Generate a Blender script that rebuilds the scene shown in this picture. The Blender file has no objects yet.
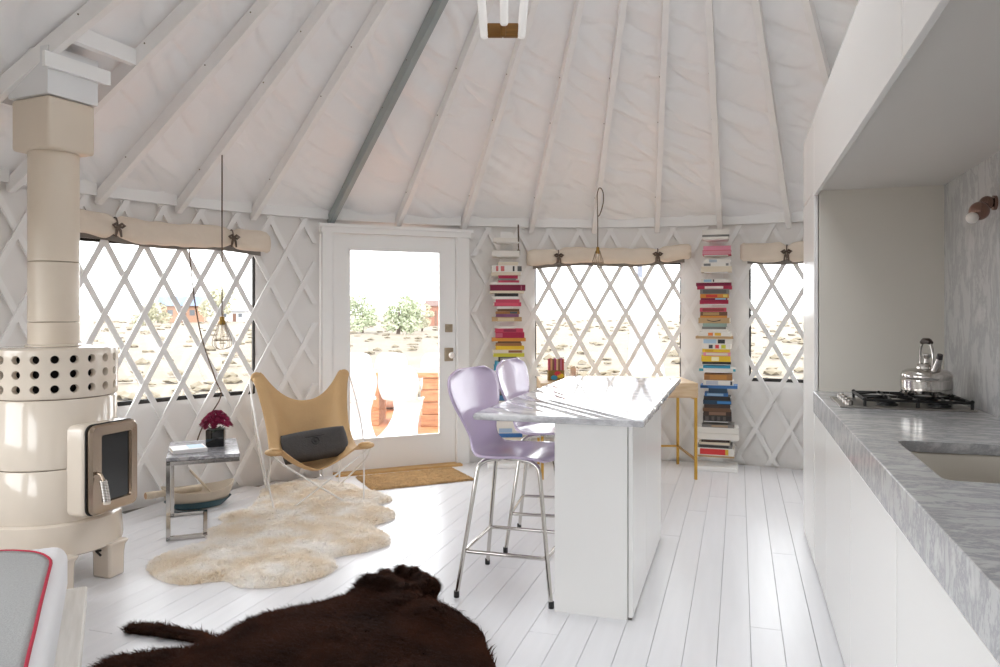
import bpy, bmesh, math, random
import numpy as np
from mathutils import Vector, Matrix, noise

random.seed(7)
rng = np.random.default_rng(7)
SC = bpy.context.scene
COL = SC.collection
PI = math.pi
rad = math.radians

# ------------------------------------------------------------------ camera
# world: metres, origin at the yurt's centre on the floor, +Y along the kitchen run
cam_data = bpy.data.cameras.new('camera')
cam_data.sensor_width = 36.0
cam_data.lens = 27.0
cam_data.shift_y = -0.0225
cam_data.clip_start = 0.05
cam_data.clip_end = 1000
cam = bpy.data.objects.new('camera', cam_data)
COL.objects.link(cam)
CAM = Vector((0.204, -3.034, 1.38))
cam.location = CAM
cam.rotation_euler = (rad(90), 0, math.atan(239 / 750))
SC.camera = cam

# ------------------------------------------------------------------ world / light
world = bpy.data.worlds.new('overcast_sky')
SC.world = world
world.use_nodes = True
_bg = world.node_tree.nodes['Background']
_bg.inputs['Color'].default_value = (0.95, 0.98, 1.0, 1)
_bg.inputs['Strength'].default_value = 1.0
SC.view_settings.view_transform = 'Standard'
SC.view_settings.look = 'None'
SC.view_settings.gamma = 1.0
SC.view_settings.use_curve_mapping = False
SC.view_settings.exposure = 2.83
SC.cycles.max_bounces = 14
SC.cycles.diffuse_bounces = 10
SC.cycles.transparent_max_bounces = 12

R_WALL = 4.08
R_RAFTER = 4.05
Z_RAFTER = 2.12
TAN = 0.575
SLOPE = math.atan(TAN)

def portal(name, loc, direction, sx, sy):
    d = bpy.data.lights.new(name, 'AREA')
    d.shape = 'RECTANGLE'; d.size = sx; d.size_y = sy
    d.cycles.is_portal = True
    o = bpy.data.objects.new(name, d); COL.objects.link(o)
    o.location = loc
    o.rotation_euler = Vector(direction).to_track_quat('-Z', 'Y').to_euler()
    return o

def pol(a, r=1.0, z=0.0):
    return Vector((r * math.cos(rad(a)), r * math.sin(rad(a)), z))

# window spans: (angle from, angle to, z from, z to)
WINDOWS = [(149.1, 168.0, .72, 1.86), (94.4, 113.2, .76, 1.82), (67.0, 85.8, .755, 1.82),
           (196.0, 215.0, .72, 1.86), (224.0, 243.0, .72, 1.86)]  # these two are unseen, added to bring more daylight inside
for i, (a0, a1, z0, z1) in enumerate(WINDOWS):
    am = (a0 + a1) / 2
    portal('sky_portal', pol(am, 4.10, (z0 + z1) / 2), -pol(am), 1.36, z1 - z0)
portal('sky_portal', pol(131.9, 4.05, 1.1), -pol(131.9), .85, 1.68)
portal('sky_portal', (0, 0, 4.30), (0, 0, -1), 2.0, 2.0)

# ------------------------------------------------------------------ materials
def lin(h):
    h = h.lstrip('#')
    v = [int(h[i:i + 2], 16) / 255 for i in (0, 2, 4)]
    return tuple(c / 12.92 if c <= .04045 else ((c + .055) / 1.055) ** 2.4 for c in v)

MATS = {}
def M(name, hexc, rough=.5, metal=0.0, vary=None, bump=None, coat=0.0, spec=.5, rnd=0.0, sheen=0.0, stretch=None):
    """principled material; vary=(scale, amount 0..1), bump=(scale, strength), rnd=per-object value jitter"""
    if name in MATS: return MATS[name]
    m = bpy.data.materials.new(name); m.use_nodes = True
    nt = m.node_tree; b = nt.nodes['Principled BSDF']
    col = lin(hexc)
    b.inputs['Base Color'].default_value = (*col, 1)
    b.inputs['Roughness'].default_value = rough
    b.inputs['Metallic'].default_value = metal
    b.inputs['Specular IOR Level'].default_value = spec
    if coat: b.inputs['Coat Weight'].default_value = coat; b.inputs['Coat Roughness'].default_value = .05
    if sheen: b.inputs['Sheen Weight'].default_value = sheen
    tc = nt.nodes.new('ShaderNodeTexCoord'); src = tc.outputs['Object']
    if stretch:
        mp = nt.nodes.new('ShaderNodeMapping'); mp.inputs['Scale'].default_value = stretch
        nt.links.new(src, mp.inputs['Vector']); src = mp.outputs['Vector']
    last = None
    if vary:
        n = nt.nodes.new('ShaderNodeTexNoise'); n.inputs['Scale'].default_value = vary[0]; n.inputs['Detail'].default_value = 5
        nt.links.new(src, n.inputs['Vector'])
        r = nt.nodes.new('ShaderNodeMapRange'); r.inputs['From Min'].default_value = .25; r.inputs['From Max'].default_value = .75
        r.inputs['To Min'].default_value = 1 - vary[1]; r.inputs['To Max'].default_value = 1 + vary[1] * .4
        nt.links.new(n.outputs['Fac'], r.inputs['Value'])
        last = r.outputs['Result']
    if rnd:
        oi = nt.nodes.new('ShaderNodeObjectInfo')
        r2 = nt.nodes.new('ShaderNodeMapRange'); r2.inputs['To Min'].default_value = 1 - rnd; r2.inputs['To Max'].default_value = 1 + rnd * .3
        nt.links.new(oi.outputs['Random'], r2.inputs['Value'])
        if last:
            mu = nt.nodes.new('ShaderNodeMath'); mu.operation = 'MULTIPLY'
            nt.links.new(last, mu.inputs[0]); nt.links.new(r2.outputs['Result'], mu.inputs[1]); last = mu.outputs[0]
        else: last = r2.outputs['Result']
    if last:
        vm = nt.nodes.new('ShaderNodeVectorMath'); vm.operation = 'SCALE'
        vm.inputs[0].default_value = col
        nt.links.new(last, vm.inputs['Scale']); nt.links.new(vm.outputs[0], b.inputs['Base Color'])
    if bump:
        n = nt.nodes.new('ShaderNodeTexNoise'); n.inputs['Scale'].default_value = bump[0]; n.inputs['Detail'].default_value = 4
        nt.links.new(src, n.inputs['Vector'])
        bp = nt.nodes.new('ShaderNodeBump'); bp.inputs['Strength'].default_value = bump[1]; bp.inputs['Distance'].default_value = .02
        nt.links.new(n.outputs['Fac'], bp.inputs['Height']); nt.links.new(bp.outputs['Normal'], b.inputs['Normal'])
    MATS[name] = m
    return m

def M_marble(name, base, vein, scale=2.0, rough=.18, amount=1.0, rot=(0, 0, .6)):
    m = bpy.data.materials.new(name); m.use_nodes = True
    nt = m.node_tree; b = nt.nodes['Principled BSDF']; b.inputs['Roughness'].default_value = rough
    tc = nt.nodes.new('ShaderNodeTexCoord'); mp = nt.nodes.new('ShaderNodeMapping')
    mp.inputs['Rotation'].default_value = rot; mp.inputs['Scale'].default_value = (scale, scale * 2.6, scale * 1.4)
    nt.links.new(tc.outputs['Object'], mp.inputs['Vector'])
    n1 = nt.nodes.new('ShaderNodeTexNoise'); n1.inputs['Scale'].default_value = 1.2; n1.inputs['Detail'].default_value = 9
    n1.inputs['Roughness'].default_value = .72; n1.inputs['Distortion'].default_value = .45
    nt.links.new(mp.outputs['Vector'], n1.inputs['Vector'])
    r1 = nt.nodes.new('ShaderNodeValToRGB')
    e = r1.color_ramp.elements
    e[0].position = .40; e[0].color = (0, 0, 0, 1); e[1].position = .50; e[1].color = (amount, amount, amount, 1)
    e2 = r1.color_ramp.elements.new(.56); e2.color = (.12, .12, .12, 1)
    e3 = r1.color_ramp.elements.new(.75); e3.color = (.45 * amount,) * 3 + (1,)
    nt.links.new(n1.outputs['Fac'], r1.inputs['Fac'])
    mx = nt.nodes.new('ShaderNodeMix'); mx.data_type = 'RGBA'
    mx.inputs['A'].default_value = (*lin(base), 1); mx.inputs['B'].default_value = (*lin(vein), 1)
    nt.links.new(r1.outputs['Color'], mx.inputs['Factor']); nt.links.new(mx.outputs['Result'], b.inputs['Base Color'])
    return m

def M_fur(name, c1, c2, scale=9.0, trans=.35):
    m = bpy.data.materials.new(name); m.use_nodes = True
    nt = m.node_tree; nt.nodes.clear()
    o = nt.nodes.new('ShaderNodeOutputMaterial'); mix = nt.nodes.new('ShaderNodeMixShader'); mix.inputs['Fac'].default_value = trans
    d = nt.nodes.new('ShaderNodeBsdfDiffuse'); t = nt.nodes.new('ShaderNodeBsdfTranslucent')
    tc = nt.nodes.new('ShaderNodeTexCoord'); n = nt.nodes.new('ShaderNodeTexNoise'); n.inputs['Scale'].default_value = scale; n.inputs['Detail'].default_value = 5
    nt.links.new(tc.outputs['Object'], n.inputs['Vector'])
    r = nt.nodes.new('ShaderNodeValToRGB'); r.color_ramp.elements[0].position = .36; r.color_ramp.elements[1].position = .62
    r.color_ramp.elements[0].color = (*lin(c1), 1); r.color_ramp.elements[1].color = (*lin(c2), 1)
    nt.links.new(n.outputs['Fac'], r.inputs['Fac'])
    for s_ in (d, t): nt.links.new(r.outputs['Color'], s_.inputs['Color'])
    nt.links.new(d.outputs[0], mix.inputs[1]); nt.links.new(t.outputs[0], mix.inputs[2]); nt.links.new(mix.outputs[0], o.inputs['Surface'])
    return m

def M_clear(name, tint=(1, 1, 1), gloss=.06):
    m = bpy.data.materials.new(name); m.use_nodes = True
    nt = m.node_tree; nt.nodes.clear()
    o = nt.nodes.new('ShaderNodeOutputMaterial'); mix = nt.nodes.new('ShaderNodeMixShader'); mix.inputs['Fac'].default_value = gloss
    t = nt.nodes.new('ShaderNodeBsdfTransparent'); t.inputs['Color'].default_value = (*tint, 1)
    g = nt.nodes.new('ShaderNodeBsdfGlossy'); g.inputs['Roughness'].default_value = .03
    nt.links.new(t.outputs[0], mix.inputs[1]); nt.links.new(g.outputs[0], mix.inputs[2]); nt.links.new(mix.outputs[0], o.inputs['Surface'])
    return m

def M_wood(name, c1, c2, scale=6.0, rough=.5, stretch=(1, 12, 12)):
    m = bpy.data.materials.new(name); m.use_nodes = True
    nt = m.node_tree; b = nt.nodes['Principled BSDF']; b.inputs['Roughness'].default_value = rough
    tc = nt.nodes.new('ShaderNodeTexCoord'); mp = nt.nodes.new('ShaderNodeMapping'); mp.inputs['Scale'].default_value = stretch
    nt.links.new(tc.outputs['Object'], mp.inputs['Vector'])
    n = nt.nodes.new('ShaderNodeTexNoise'); n.inputs['Scale'].default_value = scale; n.inputs['Detail'].default_value = 6
    nt.links.new(mp.outputs['Vector'], n.inputs['Vector'])
    r = nt.nodes.new('ShaderNodeValToRGB')
    r.color_ramp.elements[0].position = .3; r.color_ramp.elements[0].color = (*lin(c1), 1)
    r.color_ramp.elements[1].position = .7; r.color_ramp.elements[1].color = (*lin(c2), 1)
    nt.links.new(n.outputs['Fac'], r.inputs['Fac']); nt.links.new(r.outputs['Color'], b.inputs['Base Color'])
    return m

# ------------------------------------------------------------------ mesh builder
class MB:
    def __init__(s): s.v = []; s.f = []
    def add(s, vs, fs, mat=None):
        o = len(s.v)
        if mat is not None: vs = [mat @ Vector(p) for p in vs]
        s.v += [tuple(p) for p in vs]; s.f += [tuple(i + o for i in f) for f in fs]
        return s
    def box(s, lo, hi, mat=None):
        (x0, y0, z0), (x1, y1, z1) = lo, hi
        return s.add([(x0, y0, z0), (x1, y0, z0), (x1, y1, z0), (x0, y1, z0), (x0, y0, z1), (x1, y0, z1), (x1, y1, z1), (x0, y1, z1)],
                     [(3, 2, 1, 0), (4, 5, 6, 7), (0, 1, 5, 4), (1, 2, 6, 5), (2, 3, 7, 6), (3, 0, 4, 7)], mat)
    def rbox(s, lo, hi, b=.01, seg=2, mat=None):
        bm = bmesh.new(); bmesh.ops.create_cube(bm, size=1)
        c = [(lo[i] + hi[i]) / 2 for i in range(3)]; d = [hi[i] - lo[i] for i in range(3)]
        for v in bm.verts: v.co = Vector([c[i] + v.co[i] * d[i] for i in range(3)])
        bmesh.ops.bevel(bm, geom=bm.edges[:] + bm.verts[:], offset=b, segments=seg, affect='EDGES', profile=.5)
        return s.bm(bm, mat)
    def bm(s, bm, mat=None):
        bm.verts.ensure_lookup_table(); bm.verts.index_update()
        s.add([v.co.copy() for v in bm.verts], [[v.index for v in f.verts] for f in bm.faces], mat); bm.free(); return s
    def tube(s, path, r, n=8, closed=False, caps=True, mat=None):
        P = [Vector(p) for p in path]; N = len(P)
        rs = r if isinstance(r, (list, tuple)) else [r] * N
        T = []
        for i in range(N):
            a = P[(i - 1) % N] if (closed or i > 0) else P[i]
            b = P[(i + 1) % N] if (closed or i < N - 1) else P[i]
            T.append((b - a).normalized())
        u = T[0].orthogonal().normalized()
        vs = []; fs = []
        for i in range(N):
            u = (u - T[i] * u.dot(T[i]))
            u = u.normalized() if u.length > 1e-6 else T[i].orthogonal().normalized()
            w = T[i].cross(u)
            for k in range(n):
                a = 2 * PI * k / n
                vs.append(P[i] + (u * math.cos(a) + w * math.sin(a)) * rs[i])
        for i in range(N if closed else N - 1):
            j = (i + 1) % N
            for k in range(n):
                fs.append((i * n + k, i * n + (k + 1) % n, j * n + (k + 1) % n, j * n + k))
        if caps and not closed:
            fs.append(tuple(range(n - 1, -1, -1))); fs.append(tuple((N - 1) * n + k for k in range(n)))
        return s.add(vs, fs, mat)
    def lathe(s, prof, n=32, mat=None, cap=True, a0=0.0):
        vs = []; fs = []; m = len(prof)
        for k in range(n):
            a = 2 * PI * k / n + a0
            for r, z in prof: vs.append((r * math.cos(a), r * math.sin(a), z))
        for k in range(n):
            j = (k + 1) % n
            for i in range(m - 1): fs.append((k * m + i, j * m + i, j * m + i + 1, k * m + i + 1))
        if cap:
            if prof[0][0] > 1e-5: fs.append(tuple(k * m for k in range(n - 1, -1, -1)))
            if prof[-1][0] > 1e-5: fs.append(tuple(k * m + m - 1 for k in range(n)))
        return s.add(vs, fs, mat)
    def prism(s, poly, z0, z1, mat=None):
        n = len(poly)
        vs = [(x, y, z0) for x, y in poly] + [(x, y, z1) for x, y in poly]
        fs = [tuple(range(n - 1, -1, -1)), tuple(range(n, 2 * n))] + [(i, (i + 1) % n, n + (i + 1) % n, n + i) for i in range(n)]
        return s.add(vs, fs, mat)
    def grid(s, fn, nu, nv, wrap_u=False, mat=None):
        vs = [fn(i / (nu if wrap_u else nu), j / nv) for i in range(nu if wrap_u else nu + 1) for j in range(nv + 1)]
        U = nu if wrap_u else nu + 1
        fs = []
        for i in range(nu):
            a = i; b = (i + 1) % U
            for j in range(nv):
                fs.append((a * (nv + 1) + j, b * (nv + 1) + j, b * (nv + 1) + j + 1, a * (nv + 1) + j + 1))
        return s.add(vs, fs, mat)
    def sphere(s, c, r, nu=16, nv=10, sc=(1, 1, 1)):
        def fn(u, v):
            a = 2 * PI * u; p = PI * v
            return (c[0] + r * sc[0] * math.sin(p) * math.cos(a), c[1] + r * sc[1] * math.sin(p) * math.sin(a), c[2] - r * sc[2] * math.cos(p))
        return s.grid(fn, nu, nv, wrap_u=True)
    def mesh(s, name, mat, smooth=None):
        me = bpy.data.meshes.new(name); me.from_pydata(s.v, [], s.f)
        bm = bmesh.new(); bm.from_mesh(me)
        bmesh.ops.remove_doubles(bm, verts=bm.verts, dist=1e-6)
        bmesh.ops.recalc_face_normals(bm, faces=bm.faces)
        bm.to_mesh(me); bm.free()
        if mat: me.materials.append(mat)
        if smooth is not None:
            me.polygons.foreach_set('use_smooth', [True] * len(me.polygons))
            if smooth < 179: me.set_sharp_from_angle(angle=rad(smooth))
        me.update(); return me

def link(name, me, parent=None, loc=(0, 0, 0), rz=0.0, rot=None):
    o = bpy.data.objects.new(name, me); COL.objects.link(o)
    o.location = loc; o.rotation_euler = rot if rot else (0, 0, rz)
    if parent: o.parent = parent
    return o
def tag(o, label, cat, group=None, kind=None):
    o['label'] = label; o['category'] = cat
    if group: o['group'] = group
    if kind: o['kind'] = kind
    return o
def thing(name, label, cat, loc=(0, 0, 0), rz=0.0, group=None, kind=None):
    return tag(link(name, None, None, loc, rz), label, cat, group, kind)
def part(name, mb, mat, parent, smooth=None, label=None, loc=(0, 0, 0), rz=0.0):
    o = link(name, mb.mesh(name, mat, smooth), parent, loc, rz)
    if label: o['label'] = label
    return o
def single(name, mb, mat, label, cat, loc=(0, 0, 0), rz=0.0, smooth=None, group=None, kind=None):
    return tag(link(name, mb.mesh(name, mat, smooth), None, loc, rz), label, cat, group, kind)
def copy_tree(o, parent=None):
    c = o.copy(); COL.objects.link(c); c.parent = parent
    for ch in o.children: copy_tree(ch, c)
    return c
def solidify(o, t, offset=0.0):
    m = o.modifiers.new('thickness', 'SOLIDIFY'); m.thickness = t; m.offset = offset; return o
def subsurf(o, n=1):
    m = o.modifiers.new('smooth', 'SUBSURF'); m.levels = n; m.render_levels = n; return o
def catmull(pts, per=6, closed=True):
    P = [Vector(p) for p in pts]; n = len(P); out = []
    rng_ = range(n) if closed else range(n - 1)
    for i in rng_:
        p0 = P[(i - 1) % n] if closed or i > 0 else P[i]
        p1 = P[i]; p2 = P[(i + 1) % n]
        p3 = P[(i + 2) % n] if closed or i + 2 < n else p2
        for k in range(per):
            t = k / per
            out.append(.5 * ((2 * p1) + (p2 - p0) * t + (2 * p0 - 5 * p1 + 4 * p2 - p3) * t * t + (3 * p1 - p0 - 3 * p2 + p3) * t ** 3))
    if not closed: out.append(P[-1])
    return out
def arc(c, r, a0, a1, n, axis='xz'):
    out = []
    for i in range(n + 1):
        a = a0 + (a1 - a0) * i / n
        x, y = r * math.cos(a), r * math.sin(a)
        out.append((c[0] + x, c[1], c[2] + y) if axis == 'xz' else (c[0], c[1] + x, c[2] + y) if axis == 'yz' else (c[0] + x, c[1] + y, c[2]))
    return out

# palette
white_paint = M('white_paint', '#f3f3f2', .45, rnd=.03)
lattice_mat = M('painted_lattice', '#f2f1f0', .5, vary=(9, .04), rnd=.04)
rafter_mat = M('painted_rafter', '#f3f2f1', .5, vary=(7, .05))
rafter_grey = M('grey_rafter', '#9ba3a3', .5, vary=(7, .08))
wall_mat = M('wall_liner', '#ebe9e7', .5, bump=(5, .25))
cabinet_white = M('cabinet_white', '#efeeec', .25)
chrome = M('chrome', '#c9c5c0', .12, 1.0)
steel = M('brushed_steel', '#a9a49f', .28, 1.0)
black_iron = M('black_iron', '#151414', .45)
dark_gap = M('dark_gasket', '#2b2725', .7)
brass = M('brass', '#caa04e', .3, 1.0)
pane_mat = M_clear('clear_pane')
# ------------------------------------------------------------------ floor of painted planks
floor_paint = M('floor_paint', '#e7e7ea', .30, vary=(3, .05), rnd=.04, stretch=(6, .6, 1))
sub = MB(); sub.lathe([(0.001, -.06), (4.2, -.06), (4.2, -.025), (0.001, -.025)], 64)
floor = single('floor', sub, M('subfloor', '#7d7874', .9), 'white painted plank floor of the round room', 'floor', kind='structure')
PW = .130
plank_cache = {}
def plank(x0, x1, y0, y1):
    key = (round(x1 - x0, 4), round(y1 - y0, 3))
    if key not in plank_cache:
        w, l = key; mb = MB(); b = .0013
        mb.add([(-w/2, -l/2, -.025), (w/2, -l/2, -.025), (w/2, l/2, -.025), (-w/2, l/2, -.025),
                (-w/2, -l/2, -b), (w/2, -l/2, -b), (w/2, l/2, -b), (-w/2, l/2, -b),
                (-w/2 + b, -l/2 + b, 0), (w/2 - b, -l/2 + b, 0), (w/2 - b, l/2 - b, 0), (-w/2 + b, l/2 - b, 0)],
               [(0, 1, 5, 4), (1, 2, 6, 5), (2, 3, 7, 6), (3, 0, 4, 7), (4, 5, 9, 8), (5, 6, 10, 9), (6, 7, 11, 10), (7, 4, 8, 11), (8, 9, 10, 11)])
        plank_cache[key] = mb.mesh('plank', floor_paint)
    link('plank', plank_cache[key], floor, ((x0 + x1) / 2, (y0 + y1) / 2, 0))
xe = .51
rows = []
k = 0
edges = [.51 + i * PW for i in range(-35, 28)]
for i in range(len(edges) - 1):
    x0, x1 = edges[i] + .0008, edges[i + 1] - .0008
    if abs((x0 + x1) / 2) > 3.98: continue
    half = math.sqrt(max(.05, 4.05 ** 2 - max(abs(x0), abs(x1)) ** 2))
    cuts = [-half]
    y = -half + random.uniform(.6, 3.2)
    while y < half - .7:
        cuts.append(y); y += random.uniform(2.2, 3.8)
    cuts.append(half)
    for a, b in zip(cuts[:-1], cuts[1:]): plank(x0, x1, round(a + .001, 3), round(b - .001, 3))

# ------------------------------------------------------------------ round wall with openings
def wall_section(name, a0, a1, openings, label):
    aa = sorted(set([a0, a1] + [x for o in openings for x in o[:2]]))
    fine = []
    for p, q in zip(aa[:-1], aa[1:]):
        n = max(1, int((q - p) / 2)); fine += [p + (q - p) * i / n for i in range(n)]
    fine.append(a1)
    zz = sorted(set([-.03, 2.30] + [z for o in openings for z in o[2:]]))
    vs = []; fs = []; idx = {}
    def vid(i, j, lay):
        if (i, j, lay) not in idx:
            idx[(i, j, lay)] = len(vs); vs.append(pol(fine[i], R_WALL + .035 * lay, zz[j]))
        return idx[(i, j, lay)]
    solid = lambda i, j: 0 <= i < len(fine) - 1 and 0 <= j < len(zz) - 1 and not any(o[0] - 1e-6 <= (fine[i] + fine[i+1]) / 2 <= o[1] and o[2] <= (zz[j] + zz[j+1]) / 2 <= o[3] for o in openings)
    for i in range(len(fine) - 1):
        for j in range(len(zz) - 1):
            if not solid(i, j): continue
            fs.append((vid(i, j, 0), vid(i, j+1, 0), vid(i+1, j+1, 0), vid(i+1, j, 0)))
            fs.append((vid(i, j, 1), vid(i+1, j, 1), vid(i+1, j+1, 1), vid(i, j+1, 1)))
            if not solid(i-1, j): fs.append((vid(i, j, 0), vid(i, j, 1), vid(i, j+1, 1), vid(i, j+1, 0)))
            if not solid(i+1, j): fs.append((vid(i+1, j, 0), vid(i+1, j+1, 0), vid(i+1, j+1, 1), vid(i+1, j, 1)))
            if not solid(i, j-1): fs.append((vid(i, j, 0), vid(i+1, j, 0), vid(i+1, j, 1), vid(i, j, 1)))
            if not solid(i, j+1): fs.append((vid(i, j+1, 0), vid(i, j+1, 1), vid(i+1, j+1, 1), vid(i+1, j+1, 0)))
    mb = MB(); mb.add(vs, fs)
    return single(name, mb, wall_mat, label, 'wall', kind='structure')
DOOR = (122.6, 141.2)
wall_left = wall_section('wall_left', 141.4, 216, [WINDOWS[0], WINDOWS[3]], 'curved white yurt wall with lattice behind the stove and butterfly chair')
wall_back = wall_section('wall_back', 55, 141.4, [WINDOWS[1], WINDOWS[2], (*DOOR, -.03, 2.09)], 'curved white yurt wall with lattice around the glass door and book towers')
wall_front = wall_section('wall_front', 216, 335, WINDOWS[4:], 'curved white yurt wall with an added window behind the viewer')
wall_right = wall_section('wall_right', 335, 415, [], 'curved white yurt wall behind the kitchen')

# lattice: two layers of crossing slats, each slat its own piece
HSTEP, ASTEP, ZC = .256, 2.03, 1.617
slat_cache = {}
def slat_mesh(sign, z0, z1):
    key = (sign, round(z0, 3), round(z1, 3))
    if key in slat_cache: return slat_cache[key]
    r0 = 4.022 if sign < 0 else 4.037
    th, hw = .013, .019
    n = max(2, int((z1 - z0) / .16)); vs = []; fs = []
    for i in range(n + 1):
        z = z0 + (z1 - z0) * i / n
        a = sign * ASTEP * (z - ZC) / HSTEP
        # the slat's half width measured along the wall, horizontally
        da = math.degrees(hw / math.cos(math.atan(HSTEP / (rad(ASTEP) * 4.05)) - PI / 2) / 4.05) * 1.02
        for (r, s_) in ((r0, -1), (r0, 1), (r0 + th, 1), (r0 + th, -1)): vs.append(pol(a + s_ * da, r, z))
    for i in range(n):
        for k in range(4): fs.append((i*4 + k, i*4 + (k+1) % 4, i*4 + 4 + (k+1) % 4, i*4 + 4 + k))
    fs += [(3, 2, 1, 0), tuple(n*4 + k for k in range(4))]
    mb = MB(); mb.add(vs, fs); slat_cache[key] = mb.mesh('lattice_slat', lattice_mat); return slat_cache[key]
ZB, ZT = .015, 2.15
def lattice(wall, c0, step, lo, hi):
    for sign in (1, -1):
        for k in range(-60, 60):
            c = c0 + k * step
            # angular interval of this slat and clipping to [lo, hi]
            f = lambda z: c + sign * ASTEP * (z - ZC) / HSTEP
            zlo, zhi = ZB, ZT
            for lim, up in ((lo, False), (hi, True)):
                zl = ZC + (lim - c) * HSTEP / (sign * ASTEP)
                ok = lambda z: (f(z) <= lim if up else f(z) >= lim)
                if ok(zlo) and ok(zhi): continue
                if not ok(zlo) and not ok(zhi): zlo = zhi = 0; break
                if ok(zlo): zhi = min(zhi, zl)
                else: zlo = max(zlo, zl)
            if zhi - zlo < .06: continue
            link('lattice_slat', slat_mesh(sign, zlo, zhi), wall, rz=rad(c))
lattice(wall_left, 159.5, 4.03, 142.0, 196)
lattice(wall_back, 103.42, 4.06, 62, 121.6)

# ------------------------------------------------------------------ windows: clear vinyl pane and gasket
def window(n, a0, a1, z0, z1, label):
    w = thing('window_%d' % n, label, 'window', pol((a0+a1)/2, 4.10, z0), kind='structure')
    off = -w.location
    mb = MB(); N = 10
    mb.grid(lambda u, v: pol(a0 + (a1-a0)*u, 4.108, z0 + (z1-z0)*v) + off, N, 1)
    part('pane', mb, pane_mat, w)
    g = MB(); tw = math.degrees((.008 if n != 2 else .004) / 4.08); gb = .026 if n != 2 else .008
    for (p, q, r_, s_) in ((a0, a1, z0 - .004, z0 + gb), (a0, a1, z1 - .01, z1 + .01)):
        vs = []; fs = []
        for i in range(N + 1):
            a = p + (q-p)*i/N
            for rr, zz in ((4.076, r_), (4.076, s_), (4.104, s_), (4.104, r_)): vs.append(pol(a, rr, zz) + off)
        for i in range(N):
            for k in range(4): fs.append((i*4+k, i*4+(k+1) % 4, i*4+4+(k+1) % 4, i*4+4+k))
        fs += [(3, 2, 1, 0), tuple(N*4+k for k in range(4))]
        g.add(vs, fs)
    for a in (a0, a1):
        vs = [pol(a + sa*tw, rr, zz) + off for zz in (z0, z1) for (sa, rr) in ((-1, 4.076), (1, 4.076), (1, 4.104), (-1, 4.104))]
        g.add(vs, [(3, 2, 1, 0), (4, 5, 6, 7), (0, 1, 5, 4), (1, 2, 6, 5), (2, 3, 7, 6), (3, 0, 4, 7)])
    part('gasket', g, dark_gap, w)
WL = ['clear window with dark edge behind lattice, beside the cream stove', 'clear window behind lattice between the two book towers',
      'clear window behind lattice beside the tall kitchen cabinet', 'unseen clear window added for daylight in the wall left of the bed', 'unseen clear window added for daylight in the wall behind the viewer']
for i, (w, l) in enumerate(zip(WINDOWS, WL)): window(i + 1, *w, l)

# ------------------------------------------------------------------ roof: liner, rafters, fascia, crown ring, added skylight
raf_angles = [174.08, 165.99, 157.77, 149.35, 140.06, 131.55, 122.91, 113.88, 105.54, 97.36, 89.44, 81.18]
full = raf_angles[:]
a = 174.08 + 8.35
while a < 81.18 + 360 - 6: full.append(a); a += 8.35
full = sorted(x % 360 for x in full)
def m_liner():
    m = bpy.data.materials.new('roof_liner'); m.use_nodes = True
    nt = m.node_tree; b = nt.nodes['Principled BSDF']; b.inputs['Base Color'].default_value = (*lin('#f5f5f6'), 1); b.inputs['Roughness'].default_value = .36
    tc = nt.nodes.new('ShaderNodeTexCoord')
    n = nt.nodes.new('ShaderNodeTexNoise'); n.inputs['Scale'].default_value = 2.6; n.inputs['Detail'].default_value = 2; n.inputs['Distortion'].default_value = 1.2
    n2 = nt.nodes.new('ShaderNodeTexNoise'); n2.inputs['Scale'].default_value = 22; n2.inputs['Detail'].default_value = 3
    nt.links.new(tc.outputs['Object'], n.inputs['Vector']); nt.links.new(tc.outputs['Object'], n2.inputs['Vector'])
    ad = nt.nodes.new('ShaderNodeMath'); ad.operation = 'MULTIPLY_ADD'; ad.inputs[1].default_value = .05
    nt.links.new(n2.outputs['Fac'], ad.inputs[0]); nt.links.new(n.outputs['Fac'], ad.inputs[2])
    bp = nt.nodes.new('ShaderNodeBump'); bp.inputs['Strength'].default_value = .25; bp.inputs['Distance'].default_value = .04
    nt.links.new(ad.outputs[0], bp.inputs['Height']); nt.links.new(bp.outputs['Normal'], b.inputs['Normal'])
    return m
liner = m_liner()
R_OC = 1.02
ZLIN = Z_RAFTER + .105
vs = []; fs = []; NR = 150; NB = 20
cols = []
for bi, aa in enumerate(full):
    nx = full[(bi + 1) % len(full)] + (360 if bi == len(full) - 1 else 0)
    for k in range(NB): cols.append((aa + (nx - aa) * k / NB, k / NB, bi))
for (ang, t, bi) in cols:
    for j in range(NR + 1):
        q = j / NR; r = 4.14 + (R_OC - 4.14) * q
        z = ZLIN + (R_RAFTER - r) * TAN
        bell = math.sin(PI * t)
        p = pol(ang, r)
        # creases: long ridges running at a slant across each bay, measured in metres
        sm = (4.14 - r) * 1.15; cm = t * rad(8.4) * r
        flip = -1
        d1 = sm * .80 + flip * cm * .6; e1 = -sm * .6 * flip + cm * .8
        d2 = sm * .55 - flip * cm * .83; e2 = sm * .83 * flip + cm * .55
        sd_ = bi * 5.17
        r1 = max(0, 1 - abs(noise.noise(Vector((d1 * 6.5 + sd_, e1 * 1.6, sd_)))) * 5.0)
        r2 = max(0, 1 - abs(noise.noise(Vector((d2 * 7.5 - sd_, e2 * 1.9, 9 + sd_)))) * 5.5)
        lo_ = noise.noise(Vector((d1 * 5.0 + sd_, e1 * 1.1, 4 + sd_)))
        edge = min(1, q / .05) * min(1, bell / .35)
        z += -.010 * bell + edge * (.034 * lo_ + .024 * r1 * (.5 + .5 * (1 - q)) + .006 * r2)
        vs.append((p.x, p.y, z))
C = len(cols)
for i in range(C):
    for j in range(NR):
        fs.append((i*(NR+1)+j, ((i+1) % C)*(NR+1)+j, ((i+1) % C)*(NR+1)+j+1, i*(NR+1)+j+1))
mb = MB(); mb.add(vs, fs)
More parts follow.
